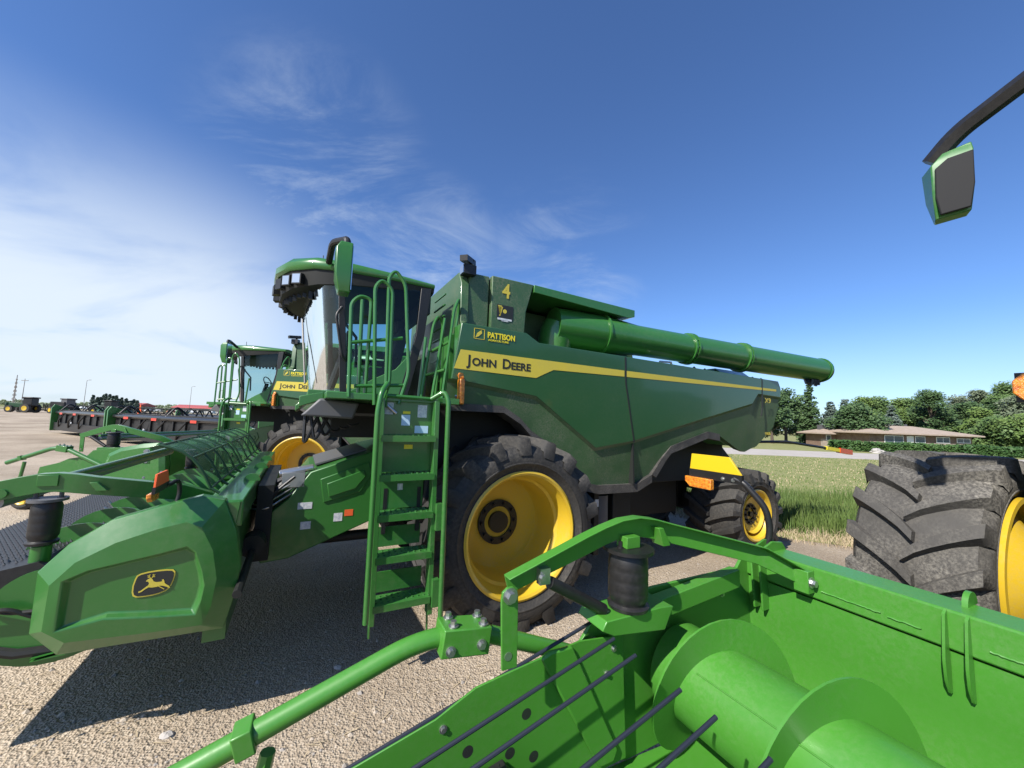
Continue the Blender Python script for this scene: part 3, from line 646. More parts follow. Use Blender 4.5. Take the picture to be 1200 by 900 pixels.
    for k, (x, y) in enumerate([(2.46, .80), (2.56, .66), (2.64, .46), (2.70, .16), (2.70, -.16), (2.64, -.46), (2.5, -.75)]):
        an = math.atan2(y*1.3, x-1.7); d = Vector((math.cos(an), math.sin(an), -.15)).normalized(); p = Vector((x-.02, y, 3.80)); s_ = Vector((-d.y, d.x, 0)).normalized(); u_ = Vector((0, 0, 1))
        q.add([p+s_*a+u_*b+d*c_ for c_ in (-.06, .03) for a, b in ((-.055, -.06), (.055, -.06), (.055, .06), (-.055, .06))], [(0, 1, 2, 3), (4, 5, 6, 7), (0, 1, 5, 4), (1, 2, 6, 5), (2, 3, 7, 6), (3, 0, 4, 7)])
        if k < 3 or k > 4: pass
    wl = q.build('lamp_housing', 'black', rf)
    for k, (x, y) in enumerate([(2.46, .80), (2.56, .66), (2.64, -.46), (2.5, -.75)]):
        an = math.atan2(y*1.3, x-1.7); d = Vector((math.cos(an), math.sin(an), -.15)).normalized(); p = Vector((x-.02, y, 3.80))+d*.033; s_ = Vector((-d.y, d.x, 0)).normalized(); u_ = Vector((0, 0, 1))
        q = MB(); q.add([p+s_*a+u_*b for a, b in ((-.045, -.05), (.045, -.05), (.045, .05), (-.045, .05))], [(0, 1, 2, 3)]); q.build('work_light', 'chrome', rf, smooth=0)
    q = MB(); rnd = random.Random(5)
    for k in range(26):
        a = -1.25+2.5*k/25; x = 1.75+.88*math.cos(a)*.95; y = .98*math.sin(a); q.box(x-.02, x+.02, y-.02, y+.02, 3.60+rnd.random()*.04, 3.72)
    q.build('lamp_bracket', 'black', rf)
    q = MB(); q.cyl((2.2, .55, 4.06), (2.2, .55, 4.22), .006, 6); q.cyl((2.35, .3, 4.08), (2.35, .3, 4.14), .05, 12); q.build('antenna', 'black', rf)
    # mirrors
    for s in ((1, -1) if left_mirror else (1,)):
        mirror(root, s, (2.02, 1.60, 3.48), .22, .50, (2.15, 1.02, 3.98))
    # amber lamps at the front of the body
    for s in (1, -1):
        q = MB(); q.box(.74, .80, s*1.66-.045, s*1.66+.045, 2.46, 2.74); q.bar((.77, s*1.66, 2.74), (.77, s*1.62, 2.80), .06, .05); q.build('turn_signal', 'amber', root, bevel=.012)
        q = MB(); q.tube([(.75, s*1.4, 2.5), (.80, s*1.60, 2.46), (.84, s*1.70, 2.55)], .012, 6); q.build('signal_bracket', 'steel', root)
    # platform and handrails
    q = MB(); q.box(.90, 2.12, 1.02, 1.98, 2.44, 2.50); q.prism([(2.12, 2.44), (2.32, 2.36), (2.32, 2.46), (2.12, 2.51)], 1.0, 1.6); q.prism([(2.25, 2.40), (2.35, 2.32), (2.35, 2.38), (2.25, 2.47)], -1.0, 1.3)
    pf = q.build('platform', 'green', root, bevel=.006)
    q = MB(); q.prism([(2.30, 2.28), (1.85, 2.26), (1.80, 2.42), (2.15, 2.45)], 1.3, 1.62); q.build('step_lamp', 'grey', pf, bevel=.02)
    hr = [[(1.94, 1.98, 2.46), (1.97, 1.93, 3.32), (1.90, 1.93, 3.40), (1.80, 1.93, 3.38), (1.80, 1.93, 2.50)],
          [(1.72, 1.98, 2.40), (1.78, 1.96, 3.50), (1.72, 1.96, 3.58), (1.62, 1.96, 3.50), (1.60, 1.98, 2.6), (1.66, 1.98, 2.40)],
          [(1.62, 1.98, 2.38), (1.66, 1.95, 3.62), (1.60, 1.95, 3.70), (1.50, 1.95, 3.58), (1.42, 1.95, 2.72), (1.50, 1.97, 2.42)],
          [(1.95, 1.95, 2.95), (1.50, 1.95, 3.05)], [(1.90, 1.95, 2.56), (1.45, 1.95, 2.60)],
          [(1.30, 1.9, 2.5), (1.26, 1.9, 3.1)], [(1.86, 1.94, 2.5), (1.88, 1.94, 3.36)]]
    for p in hr: q = MB(); q.tube(fillet(p, .07), .017, 8); q.build('handrail', 'green', pf)
    for p in ([(.93, 1.50, 2.50), (.78, 1.34, 3.60), (.70, 1.28, 3.78), (.68, 1.22, 3.6), (.80, 1.2, 2.55)], [(1.10, 1.25, 2.50), (.95, 1.1, 3.45), (.88, 1.05, 3.58), (.80, 1.0, 3.5), (.85, 1.0, 2.55)], [(.90, 1.46, 2.85), (1.05, 1.2, 2.80)], [(.83, 1.40, 3.2), (.97, 1.12, 3.1)], [(1.02, 1.42, 2.52), (.86, 1.25, 3.5)]):
        q = MB(); q.tube(fillet(p, .07), .017, 8); q.build('handrail', 'green', pf)
    q = MB()
    for k in range(10): q.box(.775, .795, .55, 1.0, 2.62+k*.14, 2.635+k*.14)
    q.box(.75, .80, 1.0, 1.32, 2.5, 3.3); q.build('tank_steps', 'green', pf)
    if ladder:
        L = MB(); LY0, LY1 = 2.02, 2.02
        def sp_(x, z, w=.02): pass
        for x0, x1 in ((1.66, 1.63), (1.15, 1.12)): L.prism([(x0-.022, 2.46), (x0+.022, 2.46), (x1+.022, .50), (x1-.022, .50)], 1.95, 2.05)
        L.prism([(1.12, .50), (1.14, .50), (1.13, .33), (1.115, .33)], 1.98, 2.0); L.prism([(1.63, .50), (1.65, .50), (1.645, .38), (1.63, .38)], 1.98, 2.0)
        lad = L.build('ladder', 'green', root, bevel=.004)
        for k, z in enumerate((2.12, 1.77, 1.42, 1.06, .66)):
            q = MB(); xl = 1.66-.03*(2.46-z)/2+.0; xr = xl-.50
            q.box(xr, xl, 1.84, 2.06, z-.012, z+.008); q.box(xr, xl, 2.06, 2.075, z-.045, z+.012)
            for j in range(9):
                for i in range(3): q.cyl((xr+.04+j*.053, 1.88+i*.06, z+.008), (xr+.04+j*.053, 1.88+i*.06, z+.016), .011, 6)
            q.build('step', 'green', lad)
        q = MB(); q.box(1.16, 1.64, 1.925, 1.94, 2.13, 2.45); q.box(1.16, 1.64, 1.925, 1.94, 1.79, 2.11); q.box(1.18, 1.62, 1.80, 1.815, 1.43, 1.72); q.box(1.18, 1.60, 1.78, 1.795, 1.08, 1.26); q.box(1.15, 1.62, 1.80, 1.815, .68, .86)
        q.build('riser_panel', 'green', lad, smooth=0)
        for (x0, x1, z0, z1, m_) in ((1.54, 1.62, 2.32, 2.43, 'white'), (1.22, 1.31, 2.30, 2.42, 'white'), (1.20, 1.33, 2.15, 2.22, 'blue_st'), (1.38, 1.46, 2.22, 2.32, 'blue_st'), (1.38, 1.45, 2.33, 2.355, 'yel_st'), (1.34, 1.42, 2.00, 2.04, 'yel_st'), (1.38, 1.43, 1.60, 1.66, 'white')):
            q = MB(); y = 1.9405 if z0 > 1.9 else 1.8155; q.box(x0, x1, y, y+.003, z0, z1); q.build('sticker', m_, lad, smooth=0)
        q = MB(); q.cyl((1.60, 1.97, 2.40), (1.52, 1.99, 2.33), .016, 10); q.build('flashlight_clip', 'steel', lad)
        q = MB(); q.box(1.20, 1.235, 1.79, 1.82, 1.20, 1.62); q.box(1.52, 1.555, 1.79, 1.82, 1.20, 1.62); q.build('pivot_link', 'black', lad)
        rails = [[(1.69, 2.10, .56), (1.705, 2.10, 2.35), (1.68, 2.08, 2.52), (1.62, 2.0, 2.60)],
                 [(1.035, 2.10, .43), (1.06, 2.10, 2.47), (1.09, 2.06, 2.56), (1.20, 2.0, 2.48)]]
        for p in rails: q = MB(); q.tube(fillet(p, .05), .024, 12); q.build('rail', 'green', lad)
        q = MB(); q.tube([(1.18, 2.0, 2.48), (1.62, 2.0, 2.49)], .018, 8)
        for z in (1.38, .70): q.box(1.06, 1.12, 2.02, 2.10, z-.12, z+.12)
        q.build('rail_bracket', 'green', lad)
    return root
def mirror(root, s, base, w, hgt, att, lab=None):
    x, y, z = base
    ar = MB(); ar.tube(fillet([(att[0], s*att[1], att[2]), (x+.12, s*(y-.25), z+hgt+.10), (x, s*y, z+hgt+.06), (x, s*y, z+hgt-.02)], .08), .035, 10)
    a = ar.build('mirror_arm', 'black', root)
    q = MB()
    q.loft([[(x+.05, s*(y-w/2+.02), z), (x+.05, s*(y+w/2-.03), z), (x-.05, s*(y+w/2-.03), z), (x-.05, s*(y-w/2+.02), z)],
            [(x+.09, s*(y-w/2), z+hgt*.3), (x+.09, s*(y+w/2), z+hgt*.3), (x-.05, s*(y+w/2), z+hgt*.3), (x-.05, s*(y-w/2), z+hgt*.3)],
            [(x+.10, s*(y-w/2), z+hgt*.85), (x+.10, s*(y+w/2), z+hgt*.85), (x-.05, s*(y+w/2), z+hgt*.9), (x-.05, s*(y-w/2), z+hgt*.9)],
            [(x+.06, s*(y-w/2+.02), z+hgt), (x+.06, s*(y+w/2-.02), z+hgt), (x-.05, s*(y+w/2-.02), z+hgt), (x-.05, s*(y-w/2+.02), z+hgt)]])
    q.build('mirror_shell', 'green', a, bevel=.01)
    q = MB(); q.box(x-.058, x-.052, s*y-w/2+.02, s*y+w/2-.02, z+.03, z+hgt-.03); q.build('mirror_glass', 'chrome', a)
    return a

# ---------------------------------------------------------------- pickup header (own frame = combine frame; beam front face at x=bx, top at z=zt)
def deer_badge(parent, o, xd, zd, n, w):
    o, xd, zd, n = map(Vector, (o, xd, zd, n))
    def P(p, k): return o+xd*((p[0]-683)/150*w)+zd*(-(p[1]-455)/150*w)+n*k
    def poly(pts, a, b, m_, nm):
        q = MB(); k = len(pts); q.add([P(p, a) for p in pts]+[P(p, b) for p in pts], [list(range(k)), list(range(k, 2*k))]+[(i, (i+1) % k, k+(i+1) % k, k+i) for i in range(k)]); return q.build(nm, m_, parent, smooth=0)
    out = [(611, 425), (616, 411), (628, 404), (655, 399), (690, 397), (725, 398), (748, 402), (756, 412), (757, 430), (754, 452), (748, 472), (740, 489), (728, 499), (705, 507), (680, 511), (650, 512), (622, 510), (610, 502), (605, 485), (605, 455)]
    poly(out, .001, .004, 'decal', 'badge_rim')
    c = (683, 455); poly([(c[0]+(x-c[0])*.93, c[1]+(y-c[1])*.90) for x, y in out], .001, .006, 'ink', 'badge_field')
    deer = [(651, 441), (657, 434), (664, 430), (671, 431), (676, 437), (680, 446), (690, 451), (703, 452), (712, 451), (710, 444), (715, 441), (719, 449), (721, 459), (727, 466), (738, 475), (744, 485), (739, 485), (728, 477), (714, 471), (705, 469), (692, 473), (676, 473), (664, 470), (652, 477), (640, 487), (630, 490), (629, 484), (637, 482), (648, 472), (655, 466), (662, 461), (664, 451), (660, 444)]
    poly(deer, .003, .008, 'decal', 'leaping_deer')
    q = MB()
    for a, b in (((668, 431), (662, 420)), ((662, 420), (655, 416)), ((663, 424), (657, 425)), ((671, 431), (676, 420)), ((676, 420), (683, 415)), ((675, 424), (683, 425)), ((662, 421), (664, 412)), ((676, 421), (675, 412)), ((700, 471), (712, 480)), ((712, 480), (722, 488))):
        q.bar(P(a, .0055), P(b, .0055), .004, .005, n)
    q.build('antler', 'decal', parent, smooth=0)

def helix(mb, x, z, y0, y1, r0, r1, pitch, hand=1, th=.006, phase=0.0, seg=36):
    n = int(abs(y1-y0)/pitch*seg); A = []; B = []
    for i in range(n+1):
        t = i/n; y = y0+(y1-y0)*t; a = phase+hand*2*math.pi*(y-y0)/pitch
        A.append(((x+r0*math.cos(a), y-th, z+r0*math.sin(a)), (x+r1*math.cos(a), y-th, z+r1*math.sin(a)))); B.append(((x+r0*math.cos(a), y+th, z+r0*math.sin(a)), (x+r1*math.cos(a), y+th, z+r1*math.sin(a))))
    mb.loft([[A[i][0], A[i][1], B[i][1], B[i][0]] for i in range(n+1)])

def bolt(mb, p, d, r=.014, l=.02):
    p = Vector(p); d = Vector(d).normalized(); mb.cyl(p, p+d*.006, r*1.6, 12); mb.cyl(p+d*.006, p+d*l, r, 6)

def header(name, label, bx, zt, yr, yl, xs=1.0, green='green', shields=(1,), dist_arm=.15, gauge=True, rods=True, ah=1.0, bag=1.0, deep=1.0, short=False, bagr=None):
    bagr = bagr or bag
    root = empty(name); tag(root, label, 'crop pickup header', 'pickup headers on the combines')
    X = lambda v: bx+v; Z = lambda v: zt+v; A_ = lambda v: zt+v*ah; D_ = lambda v: zt+v*deep
    b = MB(); b.box(X(-.24), X(0), yr, yl, Z(-.20), Z(0)); bm_o = b.build('top_beam', green, root, bevel=.012)
    q = MB(); q.box(X(-.20), X(-.14), yr+.01, yl-.01, Z(-.95), Z(-.2)); q.box(X(-.2), X(-.06), yr+.02, yl-.02, Z(-1.02), Z(-.93)); q.build('rear_frame', green, root)
    q = MB(); pr = [(-.015, -.212), (-.02, -.50), (-.05, -.80), (0.0, -.95), (.15, -1.05), (.45, -1.12), (.80, -1.14), (1.20, -1.10), (1.22, -1.12), (.80, -1.16), (.45, -1.14), (.12, -1.07), (-.04, -.96), (-.10, -.80), (-.10, -.212)]
    pr = [(a if (a < 1 or not short) else .55, c) for a, c in pr]; pr = [(a if a < 1.15 else a+(.75 if xs == 1.0 else 0), c) for a, c in pr]; q.prism([(X(a), D_(c)) for a, c in pr], yr+.005, yl-.005); q.build('back_sheet', green, root, smooth=30)
    # gussets on the beam
    gy = [-.885, -.805, -.02, .06, .95, 1.03]
    if True:
        for y in gy:
            yy_ = y if name != 'x' else y
            q = MB(); q.prism([(X(.002), Z(.0)), (X(.03), Z(-.02)), (X(.045), Z(-.12)), (X(.06), Z(-.24)), (X(.05), Z(-.34)), (X(.012), Z(-.41)), (X(-.008), Z(-.41)), (X(-.008), Z(-.21)), (X(.002), Z(-.205))], y-.006, y+.006); q.build('gusset', green, bm_o)
        for y in (-.85, .02, 1.0):
            q = MB(); q.prism([(X(-.20)+.07*math.cos(a), Z(.0)+.07*math.sin(a)) for a in [math.pi*k/10 for k in range(11)]], y-.012, y+.012); q.build('lifting_ear', green, bm_o)
    # auger
    ax, az = X(.79), Z(-.645)
    q = MB(); q.cyl((ax, yr+.06, az), (ax, yl-.06, az), .26, 48)
    q.prism([(ax-.27, az-.01), (ax-.262, az+.01), (ax-.25, az), ], yr+.3, yl-.3)
    au = q.build('feed_auger', green, root, smooth=40)
    mid = (yr+yl)/2
    q = MB(); helix(q, ax, az, yr+.10, mid-.4, .255, .43, .56, 1, phase=R(-96)); helix(q, ax, az, yl-.10, mid+.4, .255, .43, .56, 1, phase=R(30)); q.build('auger_flight', green, au, smooth=30)
    q = MB()
    for k in range(10): a = k*2.2; y = mid-.35+.08*k; q.cyl((ax+.25*math.cos(a), y, az+.25*math.sin(a)), (ax+.46*math.cos(a), y, az+.46*math.sin(a)), .012, 8)
    q.build('feed_finger', 'steel', au)
    # end plates
    for s, ye in ((-1, yr), (1, yl)):
        if short:
            q = MB(); q.prism([(X(-.22), Z(-.01)), (X(.0), Z(-.01)), (X(.12), Z(-.14)), (X(.62), Z(-.34)), (X(.8), Z(-.6)), (X(.7), D_(-.80)), (X(-.15), D_(-.85))], ye-.012, ye+.012)
        else:
            q = MB(); q.prism([(X(-.22), D_(-.01)), (X(.0), D_(-.01)), (X(.12), D_(-.14)), (X(.98), D_(-.15)), (X(1.42), D_(-.22)), (X(1.66), D_(-.50)), (X(1.70), D_(-.95)), (X(1.2), D_(-1.12)), (X(.2), D_(-1.08)), (X(-.15), D_(-.95))], ye-.012, ye+.012)
        e = q.build('end_plate', green, root, bevel=.004)
        q = MB(); ins = -s
        for (a, c) in ((.45, -.22), (.62, -.28), (.30, -.3), (1.45, -.38), (1.5, -.55), (1.52, -.75), (1.25, -.3)):
            bolt(q, (X(a), ye+ins*.012, Z(c)), (0, ins, 0), .012, .016)
        q.build('bolt', 'steel', e)
        # bracket block behind the auger, airbag base
        q = MB()
        if short: q.cyl((X(1.32*xs), ye+ins*dist_arm, Z(-.6)), (X(1.32*xs), ye+ins*dist_arm, Z(-.25)), .05, 12)
        else: q.prism([(X(1.12*xs), Z(-.28)), (X(1.50*xs), Z(-.24)), (X(1.58*xs), Z(-.20)), (X(1.55*xs), Z(-.155)), (X(1.15*xs), Z(-.15)), (X(1.05*xs), Z(-.16))], ye+ins*.02-.0, ye+ins*.24); 
        q.prism([(X(.25), Z(-.42)), (X(.95*xs), Z(-.44)), (X(.95*xs), Z(-.38)), (X(.25), Z(-.34))], ye+ins*.04, ye+ins*.12) if short else q.prism([(X(.25), Z(-.22)), (X(1.05*xs), Z(-.30)), (X(1.05*xs), Z(-.18)), (X(.25), Z(-.10))], ye+ins*.04, ye+ins*.12)
        bk = q.build('bracket', green, e, bevel=.005)
        ay = ye+ins*dist_arm; bxp = X(1.32*xs)
        q = MB(); bz = -.24 if short else -.15
        prof = [(.05, 0), (0.1144, 0), (0.1188, .018), (0.0986, .03), (0.0986, .04), (0.1100, .055), (0.1126, .09), (0.1104, .10), (0.1126, .11), (0.1126, .15), (0.1104, .16), (0.1126, .17), (0.1126, .21), (0.1104, .22), (0.1126, .23), (0.1109, .275), (0.0950, .31), (.05, .315)]
        rings = [[(bxp+r_*bagr*math.cos(2*math.pi*k/28), ay+r_*bagr*math.sin(2*math.pi*k/28), Z(bz)+h_*bag) for k in range(28)] for r_, h_ in prof]
        q.loft(rings); ab = q.build('airbag', 'bellows', root, smooth=50)
        q = MB(); q.cyl((bxp, ay, Z(bz)+.315*bag), (bxp, ay, Z(bz)+.335*bag), .145*bagr, 28)
        for k in range(2): bolt(q, (bxp-.06+.12*k, ay, Z(bz)+.335*bag), (0, 0, 1), .012, .035)
        q.build('airbag_cap', 'grey' if not s < 0 else 'black', ab)
        # lift arm
        q = MB(); P = [(X(.03), ye+ins*.42, A_(-.08)), (X(.30*xs), ye+ins*.30, A_(.06)), (X(1.0*xs), ye+ins*.16, A_(.235)), (X(1.14*xs), ye+ins*.15, A_(.272)), (X(1.26*xs), ye+ins*.15, A_(.292)), (X(1.38*xs), ye+ins*.15, A_(.286)), (X(1.50*xs), ye+ins*.15, A_(.258)), (X(1.62*xs), ye+ins*.15, A_(.222)), (X(2.10*xs), ye+ins*.15, A_(.075))]
        P = [Vector(p) for p in P]; secs = []
        for i, p in enumerate(P):
            hh = .062 if 0 < i < 8 else .05
            d = (P[min(i+1, 8)]-P[max(i-1, 0)]).normalized(); u_ = Vector((0, 1, 0)).cross(d); u_ = u_ if u_.z > 0 else -u_; w_ = Vector((0, 1, 0))
            secs.append([p+w_*.035*a+u_*hh*c for a, c in ((-1, -1), (-.6, -1), (-.6, .86), (1, .86), (1, 1), (-1, 1))] if ins > 0 else [p+w_*-.035*a+u_*hh*c for a, c in ((-1, -1), (-.6, -1), (-.6, .86), (1, .86), (1, 1), (-1, 1))])
        q.loft(secs)
        q.box(X(.0), X(.075), ye+ins*.42-.045, ye+ins*.42+.045, A_(-.16), A_(-.02))
        q.box(bxp-.05, bxp+.05, ay-.045, ay+.045, A_(-.15)+.335*bag, A_(.25)); q.prism([(bxp-.30, A_(.17)), (bxp-.24, A_(.28)), (bxp-.20, A_(.28)), (bxp-.24, A_(.17))], ay-.045, ay+.045)
        arm = q.build('lift_arm', green, root, bevel=.004)
        q = MB(); bolt(q, (X(.04), ye+ins*.42+ins*.045, A_(-.09)), (0, ins, 0), .022, .03); q.build('bolt', 'steel', arm)
        # link plate at the arm's front end
        q = MB(); lx = X(2.12*xs); ly = ye+ins*.20
        q.prism([(lx-.045, A_(.04)), (lx-.04, A_(.075)), (lx-.015, A_(.095)), (lx+.015, A_(.095)), (lx+.04, A_(.075)), (lx+.045, A_(.04)), (lx+.03, A_(-.28)), (lx-.05, A_(-.28))], ly-.008, ly+.008); q.build('link_plate', green, arm, bevel=.003)
        q = MB(); bolt(q, (lx, ly+ins*.008, A_(.055)), (0, ins, 0), .024, .03); q.lathe_y([(.02, ly-.009), (.02, ly+.010), (.001, ly+.010)], lx, A_(-.22), 14); q.build('bolt', 'steel', arm)
        if short: continue
        q = MB(); q.cyl((X(1.86*xs), ye+ins*.15, A_(.06)), (X(1.50*xs), ye+ins*.15, A_(-.14)), .032, 16); q.build('damper', 'bellows', arm)
        q = MB(); q.cyl((X(1.93*xs), ye+ins*.15, A_(.10)), (X(1.86*xs), ye+ins*.15, A_(.06)), .012, 8); q.cyl((X(1.50*xs), ye+ins*.15, A_(-.14)), (X(1.40*xs), ye+ins*.15, A_(-.20)), .012, 8); q.box(X(1.90*xs)-.03, X(1.90*xs)+.03, ye+ins*.13, ye+ins*.17, A_(.06), A_(.14)); bolt(q, (X(1.92*xs), ye+ins*.17, A_(.10)), (0, ins, 0), .015, .02); q.build('damper_rod', 'steel', arm)
        # push pipe
        if short and s > 0: continue
        py = ye-ins*.03
        q = MB(); q.tube(fillet([(X(1.20*xs), py, D_(-.60)), (X(2.20*xs), py, D_(-.20)), (X(2.50*xs), py, D_(-.19)), (X(3.5*xs), py, D_(-.53))], .16, 6), .045, 18)
        pp = q.build('push_pipe', green, root, smooth=50)
        q = MB(); q.bar((X(2.15*xs), py+ins*.02, D_(-.215)), (X(2.40*xs), py+ins*.02, D_(-.185)), .15, .13); q.bar((X(3.15*xs), py, D_(-.41)), (X(3.22*xs), py, D_(-.43)), .11, .10); q.build('clamp_block', green, pp, bevel=.006)
        q = MB()
        for a, c in ((2.18, 0), (2.34, 0)):
            for dy in (-.03, .06): bolt(q, (X(a*xs), py+ins*dy, Z(-.148+.12*(a-2.15))), (0, 0, 1), .016, .028)
        for a in (2.20, 2.36): bolt(q, (X(a*xs), py+ins*.095, D_(-.22)), (0, ins, 0), .016, .024)
        q.build('bolt', 'steel', pp)
        if gauge:
            gx = X(3.05*xs)+.15; 
            if name != 'near': 
                t_ = tyre_mb(gx, .29, ye-.30, ye-.08, .29, .15, 1, .002, clampz=.0).build('gauge_wheel', 'rubber', root)
                r_, h_ = rim_mb(gx, .29, ye+(-.09 if s > 0 else -.29) , ye+(-.28 if s > 0 else -.1), .15, .05, s, .03, 5); r_.build('rim', 'yellow', t_)
                q = MB(); q.tube([(gx, py, .29), (gx-.1, py, D_(-.5))], .03, 8); q.cyl((gx, ye-.3, .29), (gx, ye+.05, .29), .02, 8); q.build('wheel_leg', green, t_)
        # pickup side sheet
        sy = ye+ins*.06
        q = MB(); q.prism([(X(1.28*xs), D_(-.36)), (X(1.60*xs), D_(-.33)), (X(2.0*xs), D_(-.385)), (X(2.22*xs), D_(-.42)), (X(2.42*xs), D_(-.51)), (X(2.85*xs), D_(-.62)), (X(2.95*xs), D_(-1.05)), (X(2.2*xs), D_(-1.08)), (X(1.25*xs), D_(-1.05))], sy-.006, sy+.006); ss = q.build('pickup_side', green, root, bevel=.003)
        q = MB(); q.prism([(X(1.66*xs), D_(-.335)), (X(1.80*xs), D_(-.335)), (X(1.86*xs), D_(-.36)), (X(1.46*xs), D_(-1.02)), (X(1.36*xs), D_(-1.02)), (X(1.33*xs), D_(-.96))], sy+ins*.0, sy+ins*.03); q.build('stiffener', green, ss, bevel=.01)
        q = MB()
        for a, c in ((1.93, -.62), (2.02, -.78), (1.88, -.84), (2.25, -.7)): q.lathe_y([(.028, sy+ins*.0065), (.001, sy+ins*.0068)], X(a*xs), Z(c), 16)
        q.build('side_hole', 'ink', ss, smooth=0)
        q = MB()
        for a, c in ((1.35, -.42), (1.40, -.55), (2.38, -.56), (2.3, -.95)): bolt(q, (X(a*xs), sy+ins*.006, Z(c)), (0, ins, 0), .012, .014)
        q.build('bolt', 'steel', ss)
    # belts and tines of the pickup
    q = MB(); pr = [(1.22, -.90), (1.32, -.78), (2.6, -.93), (2.8, -1.0), (2.72, -1.10), (1.3, -1.08)]
    bo = .75 if xs == 1.0 else 0.0; q.prism([(X(a), Z(c)) for a, c in ((.75, -.42), (.85, -.34), (1.9, -.55), (2.0, -.65), (1.9, -.75), (.8, -.6))], yr+.08, yl-.08) if short else q.prism([(X((a*xs if a > 1.3 else a*min(1, xs+.2))+(bo if a < 2 else .3*bo)), Z(c)) for a, c in pr], yr+.08, yl-.08); bl = q.build('pickup_belt', 'bellows', root, smooth=0)
    q = MB(); rnd = random.Random(2); ny = int((yl-yr-.3)/.055)
    for i in range(0, 16):
        for j in range(ny):
            t_ = i/15; x = X((1.36+1.2*t_)*xs)+bo*(1-.6*t_); z = Z(-.785-.14*t_); y = yr+.15+j*.055+(.027 if i % 2 else 0)
            if short: x = X(.87+1.0*t_); z = Z(-.342-.2*t_)
            hs_ = .022 if short else .06
            q.add([(x-.006, y-.006, z), (x+.006, y-.006, z), (x+.006, y+.006, z), (x-.006, y+.006, z), (x+.01, y, z+hs_)], [(0, 1, 4), (1, 2, 4), (2, 3, 4), (3, 0, 4)])
    tag(q.build('pickup_tines', 'grey' if xs < 1 else 'ink', bl, smooth=0, recalc=False), kind='stuff')
    # wind guard
    if rods:
        wg = MB(); wg.cyl((X(1.50*xs), yr+.30, Z(-.29)), (X(1.50*xs), yl-.3, Z(-.29)), .02, 10) if False else None
        ry = yr+.045; i = 0
        sl = -.277
        ys_ = [yr+.05, yr+.24, yr+.40, yr+.67, yr+.84]
        y = yr+1.05
        while y < yl-.05: ys_.append(y); y += .20
        for y in ys_:
            q = MB(); q.tube([(X(1.50*xs), y, Z(-.25)), (X(3.4*xs), y, Z(-.25+sl*1.9*xs))], .0095, 8); q.build('guard_rod', 'wire', root)
        q = MB(); q.cyl((X(3.38*xs), yr+.05, Z(-.27+sl*1.88*xs)), (X(3.38*xs), yl-.05, Z(-.27+sl*1.88*xs)), .035, 14); q.build('guard_roller', green, root)
    else:
        q = MB(); q.cyl((X(1.62*xs), yr+.1, Z(.10)), (X(1.62*xs), yl-.1, Z(.10)), .028, 14); q.build('guard_tube', green, root)
        q = MB(); q.cyl((X(1.72*xs), yr+.2, Z(.03)), (X(1.72*xs), yl-.2, Z(.03)), .045, 14); q.build('guard_roller', 'silver', root)
    return root
M_['wire'] = mat('dark_steel_rod', (0.03, 0.035, 0.05), 0.4, metal=0.3)
def marker_light(root, s, x, y, z, up=.50, front_mat='reflect_y', back=False, sc=1.0, lean=.0):
    """bent black tube off the beam carrying a slanted reflector panel and an amber lamp. y towards s is outboard"""
    q = MB(); q.tube(fillet([(x, y, z), (x-.02*sc, y+s*-.02, z+.14*sc), (x, y+s*.0, z+.30*sc), (x+.06*sc, y+s*.13*sc, z+up*sc), (x+.07*sc, y+s*.2*sc, z+(up+.02)*sc)], .06), .024*sc, 12)
    q.bar((x+.07*sc, y+s*.13*sc, z+(up+.02)*sc), (x+.07*sc, y+s*.62*sc, z+(up+.02)*sc), .03*sc, .07*sc)
    o = q.build('marker_post', 'black', root)
    q = MB(); a = [(y+s*.14*sc, z+(up+.055)*sc), (y+s*.62*sc, z+(up+.055)*sc), (y+s*.60*sc, z+(up+.19)*sc), (y+s*.24*sc, z+(up+.19)*sc)]
    q.prism([(yy_, zz_) for yy_, zz_ in a], x+.055*sc, x+.075*sc, 'x'); q.build('reflector_panel', front_mat, o, bevel=.002)
    q = MB(); y0, y1 = y+s*.38*sc, y+s*.64*sc; zc = z+(up-.055)*sc
    q.prism([(y0, zc-.045*sc), (y1-s*.05*sc, zc-.045*sc), (y1, zc), (y1, zc+.045*sc), (y0, zc+.045*sc)], x+.075*sc, x+.12*sc, 'x'); q.build('marker_lamp', 'amber', o, bevel=.006)
    q = MB()
    for k in (.2, .29): bolt(q, (x+.085*sc, y+s*k*sc, z+(up+.01)*sc), (1, 0, 0), .010, .012)
    q.build('bolt', 'steel', o)
    return o

